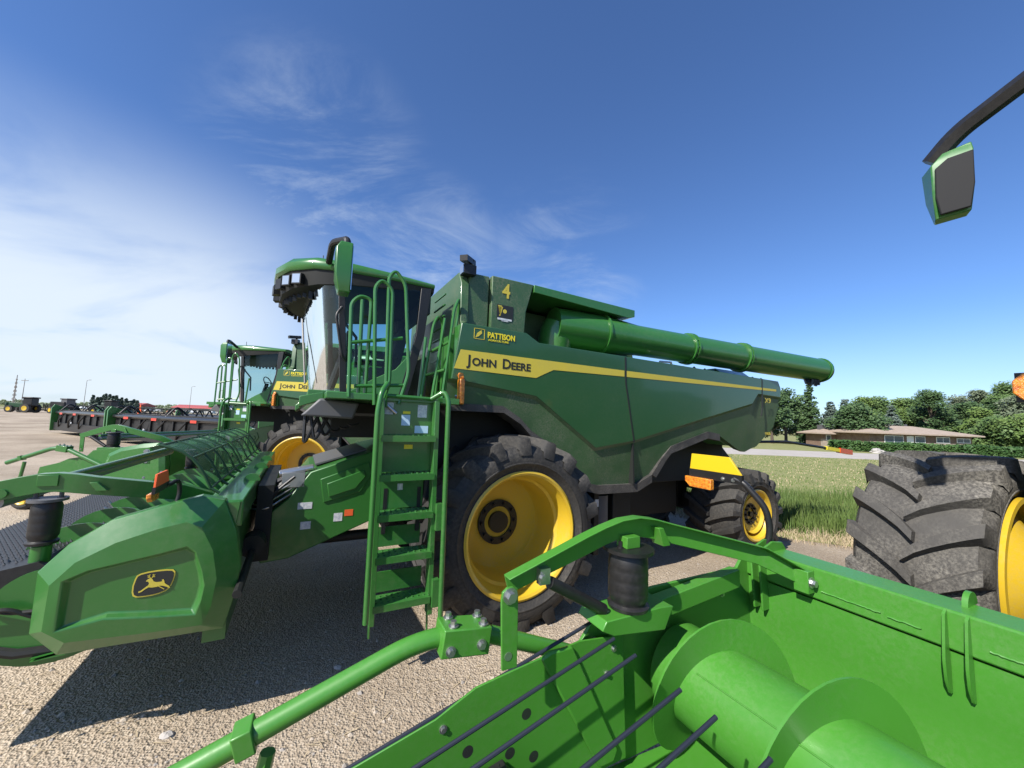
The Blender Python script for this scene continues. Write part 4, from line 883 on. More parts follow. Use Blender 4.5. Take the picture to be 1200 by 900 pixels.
HEAD_M = R(208.6)
MO = Vector((-.6792499, 6.05738936, 0))
main = combine('combine_harvester', 'big green combine in the middle with a yellow 4 on its grain tank')
main.location = MO; main.rotation_euler = (0, 0, HEAD_M)
second = copy_tree(main); second.location = (-5.23, 11.24, 0); second.rotation_euler = (0, 0, R(184.5))
second['label'] = 'farther green combine with yellow wheel, partly hidden behind the middle combine and its header'
near = combine('combine_harvester', 'green combine at the right edge with huge dusty tyre, hanging mirror and amber light', ladder=False, front=(2.0, 2.95), left_mirror=False)
HEAD_N = R(206.0)
xn = Vector((math.cos(HEAD_N), math.sin(HEAD_N), 0)); yn = Vector((-xn.y, xn.x, 0))
near.location = xn*-5.85+yn*.85; near.rotation_euler = (0, 0, HEAD_N)
for o in list(near.children):
    if o.name.startswith('front_wheel') and sum(v.co.y for v in o.data.vertices[:200]) < 0:
        o.data.materials[0] = M_['rubber_dusty']; o['label'] = 'dusty front tyre with caked dirt between its lugs'
        q = MB(); yi = -2.02; q.lathe_y([(.735, yi-.03), (.74, yi+.015), (.70, yi+.02), (.67, yi-.03), (.655, yi-.10), (.60, yi-.12), (.56, yi-.08), (.30, yi+.10), (.26, yi+.12), (.26, yi+.20), (.001, yi+.20)], 0, 1.02, 64); q.build('inner_disc', 'yellow', o)
# right mirror of the near combine, seen against the sky
def near_mirror(root):
    q = MB(); q.tube(fillet([(2.45, -.85, 4.56), (2.45, -1.30, 4.34), (2.45, -1.66, 4.17), (2.45, -1.78, 4.04)], .10, 5), .05, 6, True)
    a = q.build('mirror_arm', 'black', root, smooth=20)
    # x towards the front, y outboard is negative
    q = MB()
    q.loft([[(2.50, -1.79, 3.63), (2.50, -1.64, 3.65), (2.41, -1.64, 3.65), (2.41, -1.78, 3.63)],
            [(2.53, -1.80, 3.78), (2.53, -1.625, 3.80), (2.40, -1.625, 3.80), (2.40, -1.81, 3.78)],
            [(2.53, -1.80, 3.97), (2.53, -1.62, 4.02), (2.40, -1.62, 4.02), (2.40, -1.82, 3.97)],
            [(2.50, -1.74, 4.05), (2.50, -1.62, 4.08), (2.41, -1.62, 4.08), (2.41, -1.76, 4.05)]])
    def turn(mb, ang=R(26), cx_=2.44, cy_=-1.72):
        c_, s_ = math.cos(ang), math.sin(ang); mb.v = [(cx_+(x-cx_)*c_-(y-cy_)*s_, cy_+(x-cx_)*s_+(y-cy_)*c_, z) for x, y, z in mb.v]; return mb
    turn(q).build('mirror_shell', 'green', a, bevel=.006)
    q = MB(); q.prism([(-1.775, 3.64), (-1.65, 3.655), (-1.628, 3.80), (-1.624, 4.005), (-1.73, 3.99), (-1.785, 3.94), (-1.790, 3.76)], 2.525, 2.545, 'x'); turn(q).build('mirror_back', 'mirrorgrey', a, bevel=.006)
    q = MB(); q.box(2.394, 2.399, -1.79, -1.65, 3.80, 3.97); turn(q).build('mirror_glass', 'chrome', a, smooth=0)
near_mirror(near)
q = MB(); q.prism([(-1.66, 2.585), (-1.80, 2.60), (-1.855, 2.66), (-1.855, 2.76), (-1.80, 2.82), (-1.66, 2.84)], .80, .86, 'x'); q.build('turn_signal', 'amber', near, bevel=.01)
q = MB(); q.box(.72, .80, -1.85, -1.68, 2.59, 2.83); q.tube([(.76, -1.72, 2.62), (.74, -1.66, 2.40)], .02, 8); q.build('signal_bracket', 'black', near)

# header of the near combine
hn = header('pickup_header', 'bright green pickup header in the foreground with large feed auger and black airbag', -3.0, 1.40, -1.95, 2.9, 1.0, 'green_sunlit')
hn.rotation_euler = (0, 0, HEAD_N)
marker_light(hn, -1, -3.12, -1.86, 1.40, .47)
rnd = random.Random(77)
for (y0, y1, z) in ((-1.45, -1.15, 1.262), (-1.12, -.98, 1.255), (-.74, -.45, 1.262), (-.3, 0.0, 1.258)):
    q = MB(); n = int((y1-y0)/.012); q.tube([(-2.997+rnd.uniform(-.001, .001), y0+(y1-y0)*k/n, z+rnd.uniform(-.002, .002)) for k in range(n+1)], .005, 6); q.build('weld_bead', 'green_sunlit', hn)
q = MB(); a_ = R(38); q.tube([(-2.21+.262*math.cos(a_), -1.6+.02*k, .755+.262*math.sin(a_)) for k in range(100)], .004, 6); q.build('weld_seam', 'green_sunlit', hn)
for (y, w) in ((-1.86, .02), (-1.80, .02)):
    q = MB(); q.prism([(-3.25, 1.0), (-3.25, 1.40), (-3.20, 1.455), (-3.08, 1.47), (-2.96, 1.43), (-2.92, 1.34), (-2.95, 1.0)], y-w*.4, y+w*.4); q.build('pivot_bracket', 'green_sunlit', hn, bevel=.004)
q = MB(); q.box(-2.998, -2.995, .10, .22, 1.26, 1.34); q.build('warning_sticker', 'white', hn, smooth=0)
# header of the middle combine
hm = header('pickup_header', 'green pickup header at left with rounded end shield bearing a leaping deer badge', 2.87, 1.62, -2.3, 1.98, .66, 'green', rods=False, gauge=False, ah=.55, bag=.88, bagr=.66, deep=.80, short=True)
hm.location = MO; hm.rotation_euler = (0, 0, HEAD_M)
def end_shield(root):
    Y0 = 2.08
    O = [(3.672, 0.883), (3.672, 1.251), (3.549, 1.407), (3.36, 1.541), (3.137, 1.608), (2.891, 1.67), (2.746, 1.63), (2.657, 1.407), (2.606, 1.14), (2.634, 0.905), (2.679, 0.704), (3.081, 0.715), (3.538, 0.727)]
    I1 = [(3.588, 0.916), (3.583, 1.184), (3.482, 1.307), (3.304, 1.407), (3.103, 1.474), (2.947, 1.508), (2.858, 1.463), (2.779, 1.296), (2.74, 1.095), (2.757, 0.905), (2.796, 0.788), (3.081, 0.799), (3.482, 0.827)]
    I2 = [(3.527, 0.905), (3.521, 1.206), (3.415, 1.251), (3.248, 1.279), (3.081, 1.307), (2.925, 1.34), (2.874, 1.296), (2.83, 1.162), (2.807, 1.061), (2.818, 0.961), (2.841, 0.872), (3.058, 0.9), (3.304, 0.939)]
    I3 = [(3.505, 0.916), (3.499, 1.19), (3.404, 1.234), (3.248, 1.262), (3.081, 1.29), (2.936, 1.318), (2.891, 1.279), (2.852, 1.151), (2.835, 1.061), (2.846, 0.972), (2.869, 0.9), (3.058, 0.922), (3.304, 0.961)]
    r = [[(x, Y0-.16, z) for x, z in O], [(x, Y0-.06, z) for x, z in O], [(x, Y0+.02, z) for x, z in I1], [(x, Y0+.03, z) for x, z in I2], [(x, Y0-.005, z) for x, z in I3]]
    q = MB(); q.loft(r); sh = q.build('end_shield', 'green', root, smooth=18, bevel=.008)
    deer_badge(sh, (3.086, Y0-.003, 1.112), (-1, 0, 0), (0, 0, 1), (0, 1, 0), .215)
    q = MB(); q.tube([(4.1, 1.9, .86), (3.75, 1.93, .74), (3.2, 1.9, .70)], .03, 8); q.tube(fillet([(4.05, 1.95, .98), (3.8, 1.98, 1.04), (3.62, 1.95, .92)], .05), .014, 8); q.tube(fillet([(4.0, 1.98, 1.12), (3.8, 1.96, 1.0), (3.6, 1.98, 1.0)], .05), .012, 8); q.build('skid_tube', 'dark', sh)
    return sh
sh = end_shield(hm)
sh2p = hm
marker_light(hm, 1, 3.05, 1.93, 1.60, .25, 'orange_red', sc=.62)
def screen(root, y0, y1, ribs):
    nb = 6; pts = []
    def pr(t): return (2.88+.34*t-.03*math.sin(t*math.pi), 1.68+.34*t+.07*math.sin(t*math.pi))
    q = MB(); q.loft([[(pr(k/nb)[0], y, pr(k/nb)[1]) for k in range(nb+1)] for y in (y0, y1)], False, False); sc_ = q.build('wind_screen', 'screen', root, smooth=60, recalc=False)
    for i in range(ribs):
        y = y0+(y1-y0)*i/(ribs-1); q = MB(); q.tube([(pr(k/nb)[0], y, pr(k/nb)[1]) for k in range(-0, nb+1)], .012, 6); q.tube([(pr(0)[0], y, pr(0)[1]), (2.82, y, 1.64)], .012, 6); q.build('screen_rib', 'darkgreen', sc_)
    q = MB()
    for k in (0, 3, nb): q.tube([(pr(k/nb)[0], y0, pr(k/nb)[1]), (pr(k/nb)[0], y1, pr(k/nb)[1])], .010, 6)
    q.build('screen_rail', 'darkgreen', sc_)
screen(hm, .05, 1.75, 5); screen(hm, -2.1, -.15, 5)
q = MB(); q.box(2.48, 2.62, -.9, .9, .80, 1.55); q.cyl((2.6, 1.05, 1.05), (2.6, 1.25, 1.05), .10, 16); q.cyl((2.6, .8, 1.0), (2.6, 2.2, 1.0), .03, 8); q.build('drive_box', 'dark', hm)
# header of the farther combine
hs = header('pickup_header', 'green pickup header farther off at the left edge with yellow gauge wheels', 2.72, 1.55, -2.3, 2.3, .88, 'green', rods=False)
hs.location = second.location; hs.rotation_euler = second.rotation_euler
q = MB()
O_ = [(3.75, 1.05), (3.70, 1.28), (3.45, 1.42), (3.0, 1.52), (2.70, 1.55), (2.55, 1.35), (2.5, .9), (2.7, .5), (3.6, .5), (3.8, .7)]
q.loft([[(x, 2.33, z) for x, z in O_], [(x, 2.44, z) for x, z in O_], [(3.13+(x-3.13)*.85, 2.50, 1.0+(z-1.0)*.82) for x, z in O_]]); q.build('end_shield', 'green', hs, smooth=15, bevel=.006)
hs_screen = screen
# ---------------------------------------------------------------- black draper headers on the yard
def draper(name, label, p0, p1):
    p0, p1 = Vector((*p0, 0)), Vector((*p1, 0)); d = (p1-p0); L = d.length
    root = empty(name, p0, math.atan2(d.y, d.x)); tag(root, label, 'draper header', 'black draper headers parked in a row'); root.scale = (1, 1, 1.2)
    q = MB(); q.box(.15, L-.15, -.10, .12, .35, 1.60); q.box(.1, L-.1, -.28, -.02, .25, .75); [q.box(k, k+.12, -.2, -.09, .3, 1.5) for k in [1+j*1.3 for j in range(int(L/1.3)-1)]]; [q.tube([(k, -.3, .5), (k+.5, -.45, .9), (k+.9, -.3, 1.3)], .05, 6) for k in [1.4+j*2.3 for j in range(int(L/2.3)-1)]]; q.build('rear_frame', 'black', root, bevel=.01)
    q = MB(); q.cyl((.2, -.20, 1.42), (L-.2, -.20, 1.42), .11, 18); q.build('top_tube', 'gloss', root, smooth=50)
    q = MB(); q.prism([(-.2, .25), (.25, .25), (.3, 1.7), (-.15, 1.95)], -.0, .10, 'x') if False else None
    for x in (0, L):
        q = MB(); q.prism([(-.45, .20), (1.5, .15), (1.2, 1.0), (.3, 1.75), (-.35, 1.95), (-.5, 1.7)], x-.07, x+.07, 'x'); q.build('end_shield', 'green', root, bevel=.02)
    q = MB(); q.prism([(.12, .5), (1.6, .28), (1.6, .22), (.12, .40)], .1, L-.1, 'x'); q.build('draper_deck', 'dark', root)
    for x in (.6, L*.37, L*.63, L-.6):
        q = MB(); n = 6; c = (1.05, 1.45)
        for k in range(n):
            a0, a1 = k*2*math.pi/n, (k+1)*2*math.pi/n; r_ = .52
            q.bar((x, c[0]+r_*math.cos(a0), c[1]+r_*math.sin(a0)), (x, c[0]+r_*math.cos(a1), c[1]+r_*math.sin(a1)), .05, .08); q.bar((x, c[0], c[1]), (x, c[0]+r_*math.cos(a0), c[1]+r_*math.sin(a0)), .04, .06)
        rl = q.build('reel_spider', 'black', root)
    q = MB()
    for k in range(6): a = k*math.pi/3; q.tube([(.5, 1.05+.52*math.cos(a), 1.45+.52*math.sin(a)), (L-.5, 1.05+.52*math.cos(a), 1.45+.52*math.sin(a))], .03, 6)
    q.cyl((.3, 1.05, 1.45), (L-.3, 1.05, 1.45), .09, 10); q.build('reel', 'dark', root)
    for x in (.45, L*.5, L-.45):
        q = MB(); q.tube(fillet([(x, -.1, 1.5), (x, .4, 2.05), (x, 1.05, 1.55)], .25), .05, 8); q.build('reel_arm', 'black', root)
    for x in (L*.18, L*.45, L*.78): q = MB(); q.box(x-.3, x+.3, -.40, -.385, 1.30, 1.42); q.build('red_reflector', 'red', root, smooth=0)
    for x in (L*.06, L*.33): q = MB(); q.box(x-.12, x+.12, -.20, -.185, .55, .85); q.build('warning_sticker', 'white', root, smooth=0)
    return root
M_['gloss'] = mat('gloss_black_paint', (0.010, 0.010, 0.011), 0.28, coat=0.3)
draper('draper_header', 'black draper header with a green end shield, leftmost in the yard', (-37.0, 31.8), (-27.0, 26.4))
draper('draper_header', 'black draper header nearer the farther combine, right of the one with green end', (-26.2, 25.8), (-14.5, 20.2))
draper('draper_header', 'dark draper header with hexagonal reel rings, behind the two black headers', (-31.0, 36.5), (-19.0, 30.0))
# green folded round header behind
r0 = empty('drum_header', (-38.6, 36.5, 0), R(-12)); tag(r0, 'dark green ribbed header drum standing behind the black headers', 'corn header')
for k in range(3):
    q = MB(); rings = []
    for t_, rr_ in ((0, .55), (.25, .75), (.75, .78), (1, .6)): rings.append([(k*1.05+t_*1.0, math.cos(a)*rr_*1.2, 1.35+math.sin(a)*rr_) for a in [2*math.pi*j/14 for j in range(14)]])
    q.loft(rings); q.build('drum_section', 'darkgreen', r0, smooth=30)
q = MB(); q.box(-.2, 3.4, -.4, .4, .1, .9); q.build('stand', 'dark', r0)
q = MB(); q.prism([(4.3, 1.3), (4.9, 1.5), (4.7, 2.7)], -.05, .0); q.prism([(4.25, .9), (4.6, .9), (4.7, 1.4), (4.35, 1.35)], -.05, 0); q.build('warning_triangle', 'orange_red', r0)

# far row of parked machines
def far_tractor(x, y, rz, kind, label, k):
    r = empty('parked_tractor', (x, y, 0), R(rz)); tag(r, label, 'tractor', 'machines parked far off at left')
    q = MB(); q.box(-2.6, .4, -.6, .6, 1.1, 2.1) if kind else q.box(-2.5, 1.8, -1.2, 1.2, 1.0, 2.6); q.build('body', 'darkgreen' if kind else 'black', r, bevel=.1); r.scale = (1.1, 1.1, 1.2)
    q = MB(); q.box(.2, 2.0, -.85, .85, 1.5, 3.1); q.box(.0, 2.2, -1.0, 1.0, 3.1, 3.4); q.build('cab', 'black' if kind else 'grey', r, bevel=.1)
    for wx, wr in ((1.2, .95), (-1.8, .75)):
        for s in (-1, 1):
            q = MB(); q.lathe_y([(wr*.5, s*1.0), (wr, s*1.0), (wr, s*1.55), (wr*.5, s*1.55)], wx, wr, 24, True); t_ = q.build('wheel', 'rubber', r)
            q = MB(); q.lathe_y([(wr*.55, s*1.56), (.01, s*1.5)], wx, wr, 20); q.build('rim', 'yellow', t_)
    return r
far_tractor(-127, 101, 12, 1, 'distant tractor with one yellow wheel centre showing, by the light grey sprayer', 0)
far_tractor(-119, 103, -10, 0, 'distant machine with a rounded pale cab top, right of the yellow wheeled tractor', 1)
far_tractor(-139, 101, 25, 1, 'distant dark tractor between the tall mast and yellow wheel', 2)
far_tractor(-134, 106, 60, 1, 'distant dark tractor partly behind its neighbours in the far row', 3)
far_tractor(-113, 108, 0, 1, 'distant dark green machine nearest the black headers', 4)
for i, (x, y, w, hh, c) in enumerate([(-150, 103, 5, 2.2, 'redroof'), (-131, 112, 9, 2.6, 'dark'), (-108, 116, 10, 2.2, 'dark')]):
    r = empty('tillage_tool', (x, y, 0), R(10*i)); tag(r, ['red implement at the far left edge of the distant row', 'long dark tillage tool folded up behind the distant tractors', 'folded dark implement behind the ribbed green drum'][i], 'farm implement')
    q = MB(); rnd = random.Random(i)
    for k in range(int(w*9)):
        a = (rnd.uniform(-w/2, w/2), rnd.uniform(-1, 1), rnd.uniform(.2, hh)); b = (a[0]+rnd.uniform(-1.2, 1.2), a[1]+rnd.uniform(-.5, .5), rnd.uniform(.3, hh)); q.bar(a, b, .12, .12)
    q.box(-w/2, w/2, -.3, .3, .5, .9); q.build('folded_frame', c, r)

# poles, mast
def pole(x, y, h, kind, label, grp=None):
    r = empty('utility_pole' if kind == 'u' else 'light_pole' if kind == 'l' else 'lattice_mast', (x, y, 0)); tag(r, label, 'pole' if kind != 'm' else 'mast', grp)
    q = MB(); q.tube([(0, 0, 0), (0, 0, h)], .2, 8, True, [.14, .08]); q.build('post', 'pole', r)
    q = MB()
    if kind == 'u': q.box(-1.3, 1.3, -.1, .1, h-.8, h-.6)
    elif kind == 'l': q.tube([(0, 0, h), (1.6, 0, h+.3)], .08, 6); q.box(1.3, 2.2, -.2, .2, h+.2, h+.4)
    else:
        for k in range(8): q.bar((-.8+.08*k, 0, h*k/9), (.8-.08*k, 0, h*(k+1)/9), .12, .12); q.bar((.8-.08*k, 0, h*k/9), (-.8+.08*k, 0, h*(k+1)/9), .12, .12)
    q.build('crossarm' if kind == 'u' else 'lamp_arm' if kind == 'l' else 'lattice', 'pole', r); return r
pole(-190, 150, 12, 'u', 'wooden utility pole with crossarm above the far row of machines')
pole(-152, 118, 11, 'm', 'dark lattice mast at the far left edge')
pole(-230, 208, 16, 'l', 'tall street light left of the far spruce clump', 'far light poles')
pole(-208, 250, 17, 'l', 'tall street light between the two red roofed buildings', 'far light poles')
pole(-190, 250, 15, 'l', 'street light over the right half of the right red building', 'far light poles')
pole(-185, 265, 15, 'l', 'street light nearest the farther combine ladder', 'far light poles')
def redbuilding(x, y, L, label, rz=0):
    r = empty('commercial_building', (x, y, 0), R(rz)); tag(r, label, 'building')
    q = MB(); q.box(-L/2, L/2, -6, 6, 0, 3.2); w = q.build('wall', 'wallpale', r)
    for k in range(int(L/7)): q = MB(); q.box(-L/2+2+k*7, -L/2+5.5+k*7, -6.06, -6.0, .4, 2.6); q.build('window', 'pane', r, smooth=0)
    q = MB(); q.prism([(-7, 3.2), (-6.6, 3.5), (0, 5.4), (6.6, 3.5), (7, 3.2)], -L/2-1, L/2+1, 'x'); q.build('roof', 'redroof', r); return r
redbuilding(-247, 250, 24, 'long red roofed building just right of the far spruces', -5)
redbuilding(-205, 262, 36, 'longer red roofed building left of the farther combine', 4)
rnd = random.Random(21)
for k in range(14):
    x = -275+k*8.5+rnd.uniform(-2, 2); y = 236+rnd.uniform(-4, 4); r = empty('parked_vehicle', (x, y, 0), rnd.uniform(0, 3)); tag(r, ['first', 'second', 'third', 'fourth', 'fifth', 'sixth', 'seventh', 'eighth', 'ninth', 'tenth', 'eleventh', 'twelfth', 'thirteenth', 'last'][k]+' tiny parked vehicle from the left in the distant row before the red roofs', 'car', 'vehicles parked far off')
    q = MB(); q.prism([(-2.3, .4), (2.3, .4), (2.3, 1.0), (1.3, 1.1), (.8, 1.7), (-1.2, 1.7), (-1.7, 1.1), (-2.3, 1.0)], -.9, .9); q.build('body', rnd.choice(['white', 'grey', 'black', 'redroof', 'white']), r, bevel=.05)
    q = MB()
    for a in (-1.4, 1.4):
        for s in (-.9, .72): q.cyl((a, s, .35), (a, s+.18, .35), .35, 12)
    q.build('wheels', 'rubber', r)

# ---------------------------------------------------------------- houses, hedge, rocks, trees at right
def house(name, label, x, y, rz, L, D, hh, hr, wins, doorx=None):
    r = empty(name, (x, y, 0), R(rz)); tag(r, label, 'house')
    q = MB(); q.box(-L/2, L/2, -D/2, D/2, 0, hh); wl = q.build('wall', 'house', r)
    q = MB(); q.box(-L/2-.02, L/2+.02, -D/2-.02, -D/2+.4, 0, 1.15); q.build('lower_siding', 'brick', wl)
    q = MB(); e = .9; ri = min(L/2, D/2)*1.0
    q.add([(-L/2-e, -D/2-e, hh), (L/2+e, -D/2-e, hh), (L/2+e, D/2+e, hh), (-L/2-e, D/2+e, hh), (-L/2+ri, 0, hh+hr), (L/2-ri, 0, hh+hr), (-L/2-e, -D/2-e, hh-.18), (L/2+e, -D/2-e, hh-.18), (L/2+e, D/2+e, hh-.18), (-L/2-e, D/2+e, hh-.18)],
          [(0, 1, 5, 4), (1, 2, 5), (2, 3, 4, 5), (3, 0, 4), (0, 6, 7, 1), (1, 7, 8, 2), (2, 8, 9, 3), (3, 9, 6, 0), (6, 9, 8, 7)]); rf = q.build('roof', 'roof', r, smooth=0)
    q = MB(); q.box(-1, -.3, -.3, .3, hh+hr-.4, hh+hr+.5); q.box(2.5, 2.8, .3, .6, hh+hr-.5, hh+hr+.3); q.build('chimney', 'grey', rf)
    for a, b, z0, z1 in wins:
        q = MB(); q.box(a, b, -D/2-.07, -D/2-.02, z0, z1); w = q.build('window', 'trimw', r)
        q = MB(); n = max(1, round((b-a)/1.3)); st = (b-a-.1)/n
        for k in range(n): q.box(a+.1+k*st, a+k*st+st, -D/2-.085, -D/2-.071, z0+.1, z1-.1)
        q.build('pane', 'pane', w)
    if doorx is not None: q = MB(); q.box(doorx, doorx+1.0, -D/2-.06, -D/2-.02, 0, 2.1); q.build('door', 'trimw', r)
    return r
house('ranch_house', 'long low brown ranch house with hip roof behind the hedge', 60.2, 61.0, 0, 15.0, 8.5, 2.45, 1.15, [(-5.4, -2.6, .6, 2.1), (-.9, .6, 1.1, 2.1), (2.2, 4.2, 1.2, 2.1), (5.2, 7.2, 1.3, 2.0)], -2.1)
house('small_house', 'small tan outbuilding half hidden by trees, left of the ranch house', 52.4, 64.5, 0, 3.6, 3.6, 2.1, .8, [(-1.3, -.5, .9, 1.8), (.5, 1.4, .9, 1.8)])
def leafball(q, c, r, n, size, flat=.8, rnd=random):
    for _ in range(n):
        u = Vector((rnd.gauss(0, 1), rnd.gauss(0, 1), rnd.gauss(0, 1))).normalized()*r*(rnd.random()**.45)
        p = Vector(c)+Vector((u.x, u.y, u.z*flat)); a = Vector((rnd.gauss(0, 1), rnd.gauss(0, 1), rnd.gauss(0, .6))).normalized(); b = a.orthogonal().normalized()
        s = size*rnd.uniform(.6, 1.4); q.add([p-a*s*.5-b*s*.3, p+a*s*.5-b*s*.35, p+a*s*.4+b*s*.4, p-a*s*.35+b*s*.3], [(0, 1, 2, 3)])
def tree(name, label, x, y, h, w, m_, seed, cat='tree', conifer=False, grp=None, base=.18):
    rnd = random.Random(seed); r = empty(name, (x, y, 0)); tag(r, label, cat, grp)
    t = MB(); t.tube([(0, 0, 0), (rnd.uniform(-.2, .2), 0, h*.4), (rnd.uniform(-.3, .3), 0, h*.8)], .2, 8, True, [h*.028, h*.018, h*.006])
    q = MB()
    if conifer:
        n = int(h*2.4)
        for k in range(n):
            z = h*(.06+.94*k/n); rad = w/2*(1-(k/n))**.85+.12; m = max(4, int(rad*7))
            for j in range(m):
                a = rnd.random()*6.28; rr = rad*rnd.uniform(.5, 1.12)
                leafball(q, (rr*.7*math.cos(a), rr*.7*math.sin(a), z-rr*.25), .25+rad*.26, 22, .30, .55, rnd)
            if k % 3 == 0:
                a = rnd.random()*6.28; t.tube([(0, 0, z), (rad*.8*math.cos(a), rad*.8*math.sin(a), z-.15)], .03, 5)
    else:
        nl = int(11+w*2.2)
        for k in range(nl):
            zf = rnd.random(); z = h*(base+.10+(.86-base)*zf); prof = math.sin(math.pi*min(.97, .22+zf*.78))**.7
            a = rnd.random()*6.28; rr = w/2*prof*rnd.uniform(.25, .85); cr = w*rnd.uniform(.13, .24)
            c = (rr*math.cos(a), rr*math.sin(a), z)
            leafball(q, c, cr, int(150*(cr/1.0)**1.3)+30, .30, .75, rnd)
            t.tube([(0, 0, z*.62), (c[0]*.55, c[1]*.55, z*.86), c], .05, 5, True, [h*.010, h*.006, .02])
    t.build('trunk', 'bark', r); q.build('crown', m_, r, smooth=0, recalc=False); return r
W_ = lambda px, d: ((px-600)/451*d, d)    # lateral position for a bearing at a given distance
spec = [(905, 62, 9.0, 6, 'leaf2', 0, 'dark leafy tree directly behind the rear of the middle combine'), (921, 66, 9.6, 6.5, 'leaf2', 0, 'tall dark tree beside the combine rear, left end of the tree line'),
        (938, 70, 9.0, 6.0, 'leaf1', 0, 'mid green tree left of the spruce with the pointed top'), (950, 64, 11.2, 4.0, 'leaf2', 1, 'dark narrow spruce whose tip rises above the tree line'),
        (974, 68, 8.2, 6.2, 'leaf3', 1, 'blue grey spruce behind the small tan outbuilding'), (992, 66, 8.6, 6.4, 'leaf3', 1, 'broad blue grey spruce right of the outbuilding'),
        (1003, 58, 6.4, 7.0, 'leaf2', 0, 'low dark bushy tree at the left end of the ranch house'), (1012, 76, 9.6, 7.5, 'leaf4', 0, 'pale green tree over the left end of the ranch roof'),
        (1030, 80, 9.8, 8, 'leaf1', 0, 'rounded tree behind the ranch roof, left of its chimney'), (1046, 70, 8.0, 4.5, 'leaf3', 1, 'small blue spruce right behind the ranch roof ridge'),
        (1060, 84, 10.0, 8.5, 'leaf4', 0, 'light green tree behind the middle of the ranch roof'), (1074, 82, 10.2, 8, 'leaf1', 0, 'rounded green tree just left of the tallest tree'),
        (1092, 74, 12.2, 6.8, 'leaf2', 0, 'tallest dark round topped tree above the ranch house'), (1106, 80, 9.6, 7.5, 'leaf1', 0, 'green tree just right of the tallest tree'),
        (1122, 86, 11.6, 8, 'leaf5', 0, 'greyish thin crowned tree at the right end of the ranch roof'), (1137, 76, 9.4, 7, 'leaf2', 0, 'dark tree behind the right end of the ranch house'),
        (1150, 90, 13.8, 8.5, 'leaf5', 0, 'tall grey green tree left of the amber light'), (1150, 62, 6.8, 6, 'leaf4', 0, 'bright yellow green bush right of the ranch house'),
        (1168, 68, 9.4, 7.5, 'leaf2', 1, 'wide dark spruce right of the yellow green bush'), (1182, 84, 14.6, 9, 'leaf1', 0, 'tall green tree behind the amber light'),
        (1196, 66, 9.5, 7, 'leaf5', 0, 'grey green tree at the right edge of the picture'), (1212, 76, 14, 9, 'leaf1', 0, 'tree beyond the right edge above the big tyre'), (1176, 56, 4.6, 8, 'leaf1', 0, 'low spreading shrub behind the right end of the hedge'), (1205, 54, 5.0, 8, 'leaf4', 0, 'low light shrub at the far right behind the hedge')]
for i, (px, d, h, w, m_, con, lab) in enumerate(spec):
    d *= 1.06; x, y = W_(px, d); h = h*1.0; w *= 1.12
    tree('spruce_tree' if con else 'leafy_tree', lab, x, y, h, w, m_, 100+i, conifer=bool(con), grp='trees behind the ranch house', base=.10)
# hedge
def hedge(p0, p1, hh, th, label):
    p0, p1 = Vector((*p0, 0)), Vector((*p1, 0)); q = MB(); L = (p1-p0).length; d = (p1-p0)/L; n = d.cross(Vector((0, 0, 1))); rnd = random.Random(5)
    for _ in range(int(L*330)):
        t = rnd.random()*L; a = rnd.uniform(-1, 1); z = rnd.uniform(.02, hh+.06*math.sin(t*.9))
        if abs(a) < .7 and z < hh*.85: a = math.copysign(rnd.uniform(.7, 1), a)
        p = p0+d*t+n*a*th/2+Vector((0, 0, z)); u = Vector((rnd.gauss(0, 1), rnd.gauss(0, 1), rnd.gauss(0, 1))).normalized(); v = u.orthogonal().normalized(); s = rnd.uniform(.10, .22)
        q.add([p-u*s-v*s*.6, p+u*s-v*s*.6, p+u*s*.7+v*s*.7, p-u*s*.7+v*s*.7], [(0, 1, 2, 3)])
    o = q.build('hedge', 'hedge', smooth=0, recalc=False); return tag(o, label, 'hedge')
hedge((40.5, 48.8), (86, 43.5), 1.25, 1.3, 'long clipped green hedge between the road and the ranch house')
q = MB(); rnd = random.Random(8)
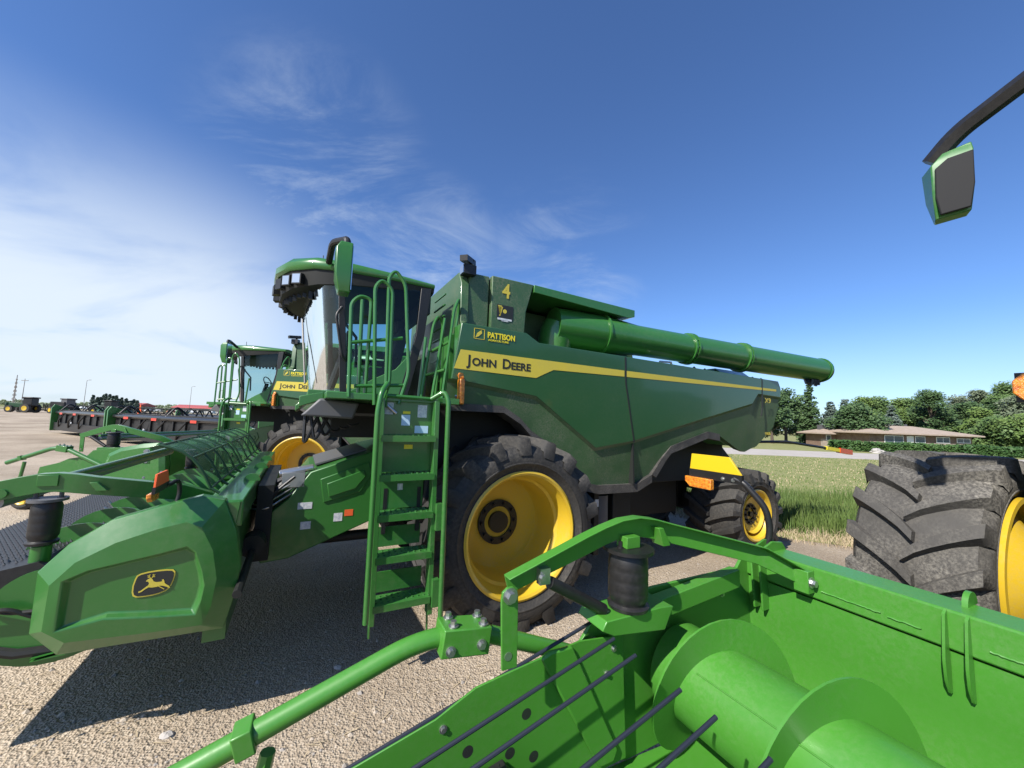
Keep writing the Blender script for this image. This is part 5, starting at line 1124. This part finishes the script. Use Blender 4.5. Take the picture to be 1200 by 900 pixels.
for k, (px, d, rr) in enumerate([(1026, 45.5, .55), (1032, 45.8, .35)]):
    x, y = W_(px, d); q = MB(); v = []
    n1, n2 = 6, 9
    for i in range(n1+1):
        th = math.pi/2*i/n1
        for j in range(n2): ph = 2*math.pi*j/n2; r_ = rr*rnd.uniform(.8, 1.15); v.append((x+r_*math.cos(th)*math.cos(ph)*1.3, y+r_*math.cos(th)*math.sin(ph), r_*math.sin(th)*1.0))
    q.add(v, [(i*n2+j, i*n2+(j+1) % n2, (i+1)*n2+(j+1) % n2, (i+1)*n2+j) for i in range(n1) for j in range(n2)])
    tag(q.build('boulder', 'rock', smooth=0), ['larger pale boulder at the hedge foot beside the road', 'smaller pale boulder just right of the larger one'][k], 'rock')
# far spruce clump at left
rnd = random.Random(14)
for k in range(15):
    px = 112+k*3.7+rnd.uniform(-1, 1); d = 205+rnd.uniform(-8, 8); x, y = W_(px, d)
    r = empty('spruce_tree', (x, y, 0)); ORD = ['leftmost', 'second', 'third', 'fourth', 'fifth', 'sixth', 'seventh', 'eighth', 'ninth', 'tenth', 'eleventh', 'twelfth', 'thirteenth', 'fourteenth', 'rightmost']
    tag(r, ORD[k]+' of the fifteen distant dark spruces counted from the left of their row', 'tree', 'far spruce row')
    hh = rnd.uniform(6.5, 9.5)*(1.0 if k < 10 else .85); q = MB()
    q.tube([(0, 0, 0), (0, 0, hh*.5)], .2, 6); q.build('trunk', 'bark', r)
    q = MB(); rn = random.Random(k)
    for j in range(16):
        t = j/16; rad = 1.7*(1-t)+.25
        leafball(q, (0, 0, hh*(.08+.92*t)), rad, 26, .8, .45, rn)
    q.build('crown', 'leaf3', r, smooth=0, recalc=False)
# distant low tree band on the horizon
q = MB(); rnd = random.Random(33)
for k in range(2600):
    px = rnd.uniform(-250, 420); d = rnd.uniform(520, 560); x, y = W_(px, d); s = rnd.uniform(1.5, 3.5); z = rnd.random()**1.5*(4.5+2*math.sin(px*.07))
    q.add([(x-s, y, z-.5), (x+s, y+1, z-.5), (x+s*.7, y, z+s*.7), (x-s*.6, y+1, z+s*.8)], [(0, 1, 2, 3)])
tag(q.build('far_woodland', 'leaf5', smooth=0, recalc=False), 'faint low line of trees on the left horizon', 'woods', kind='stuff')
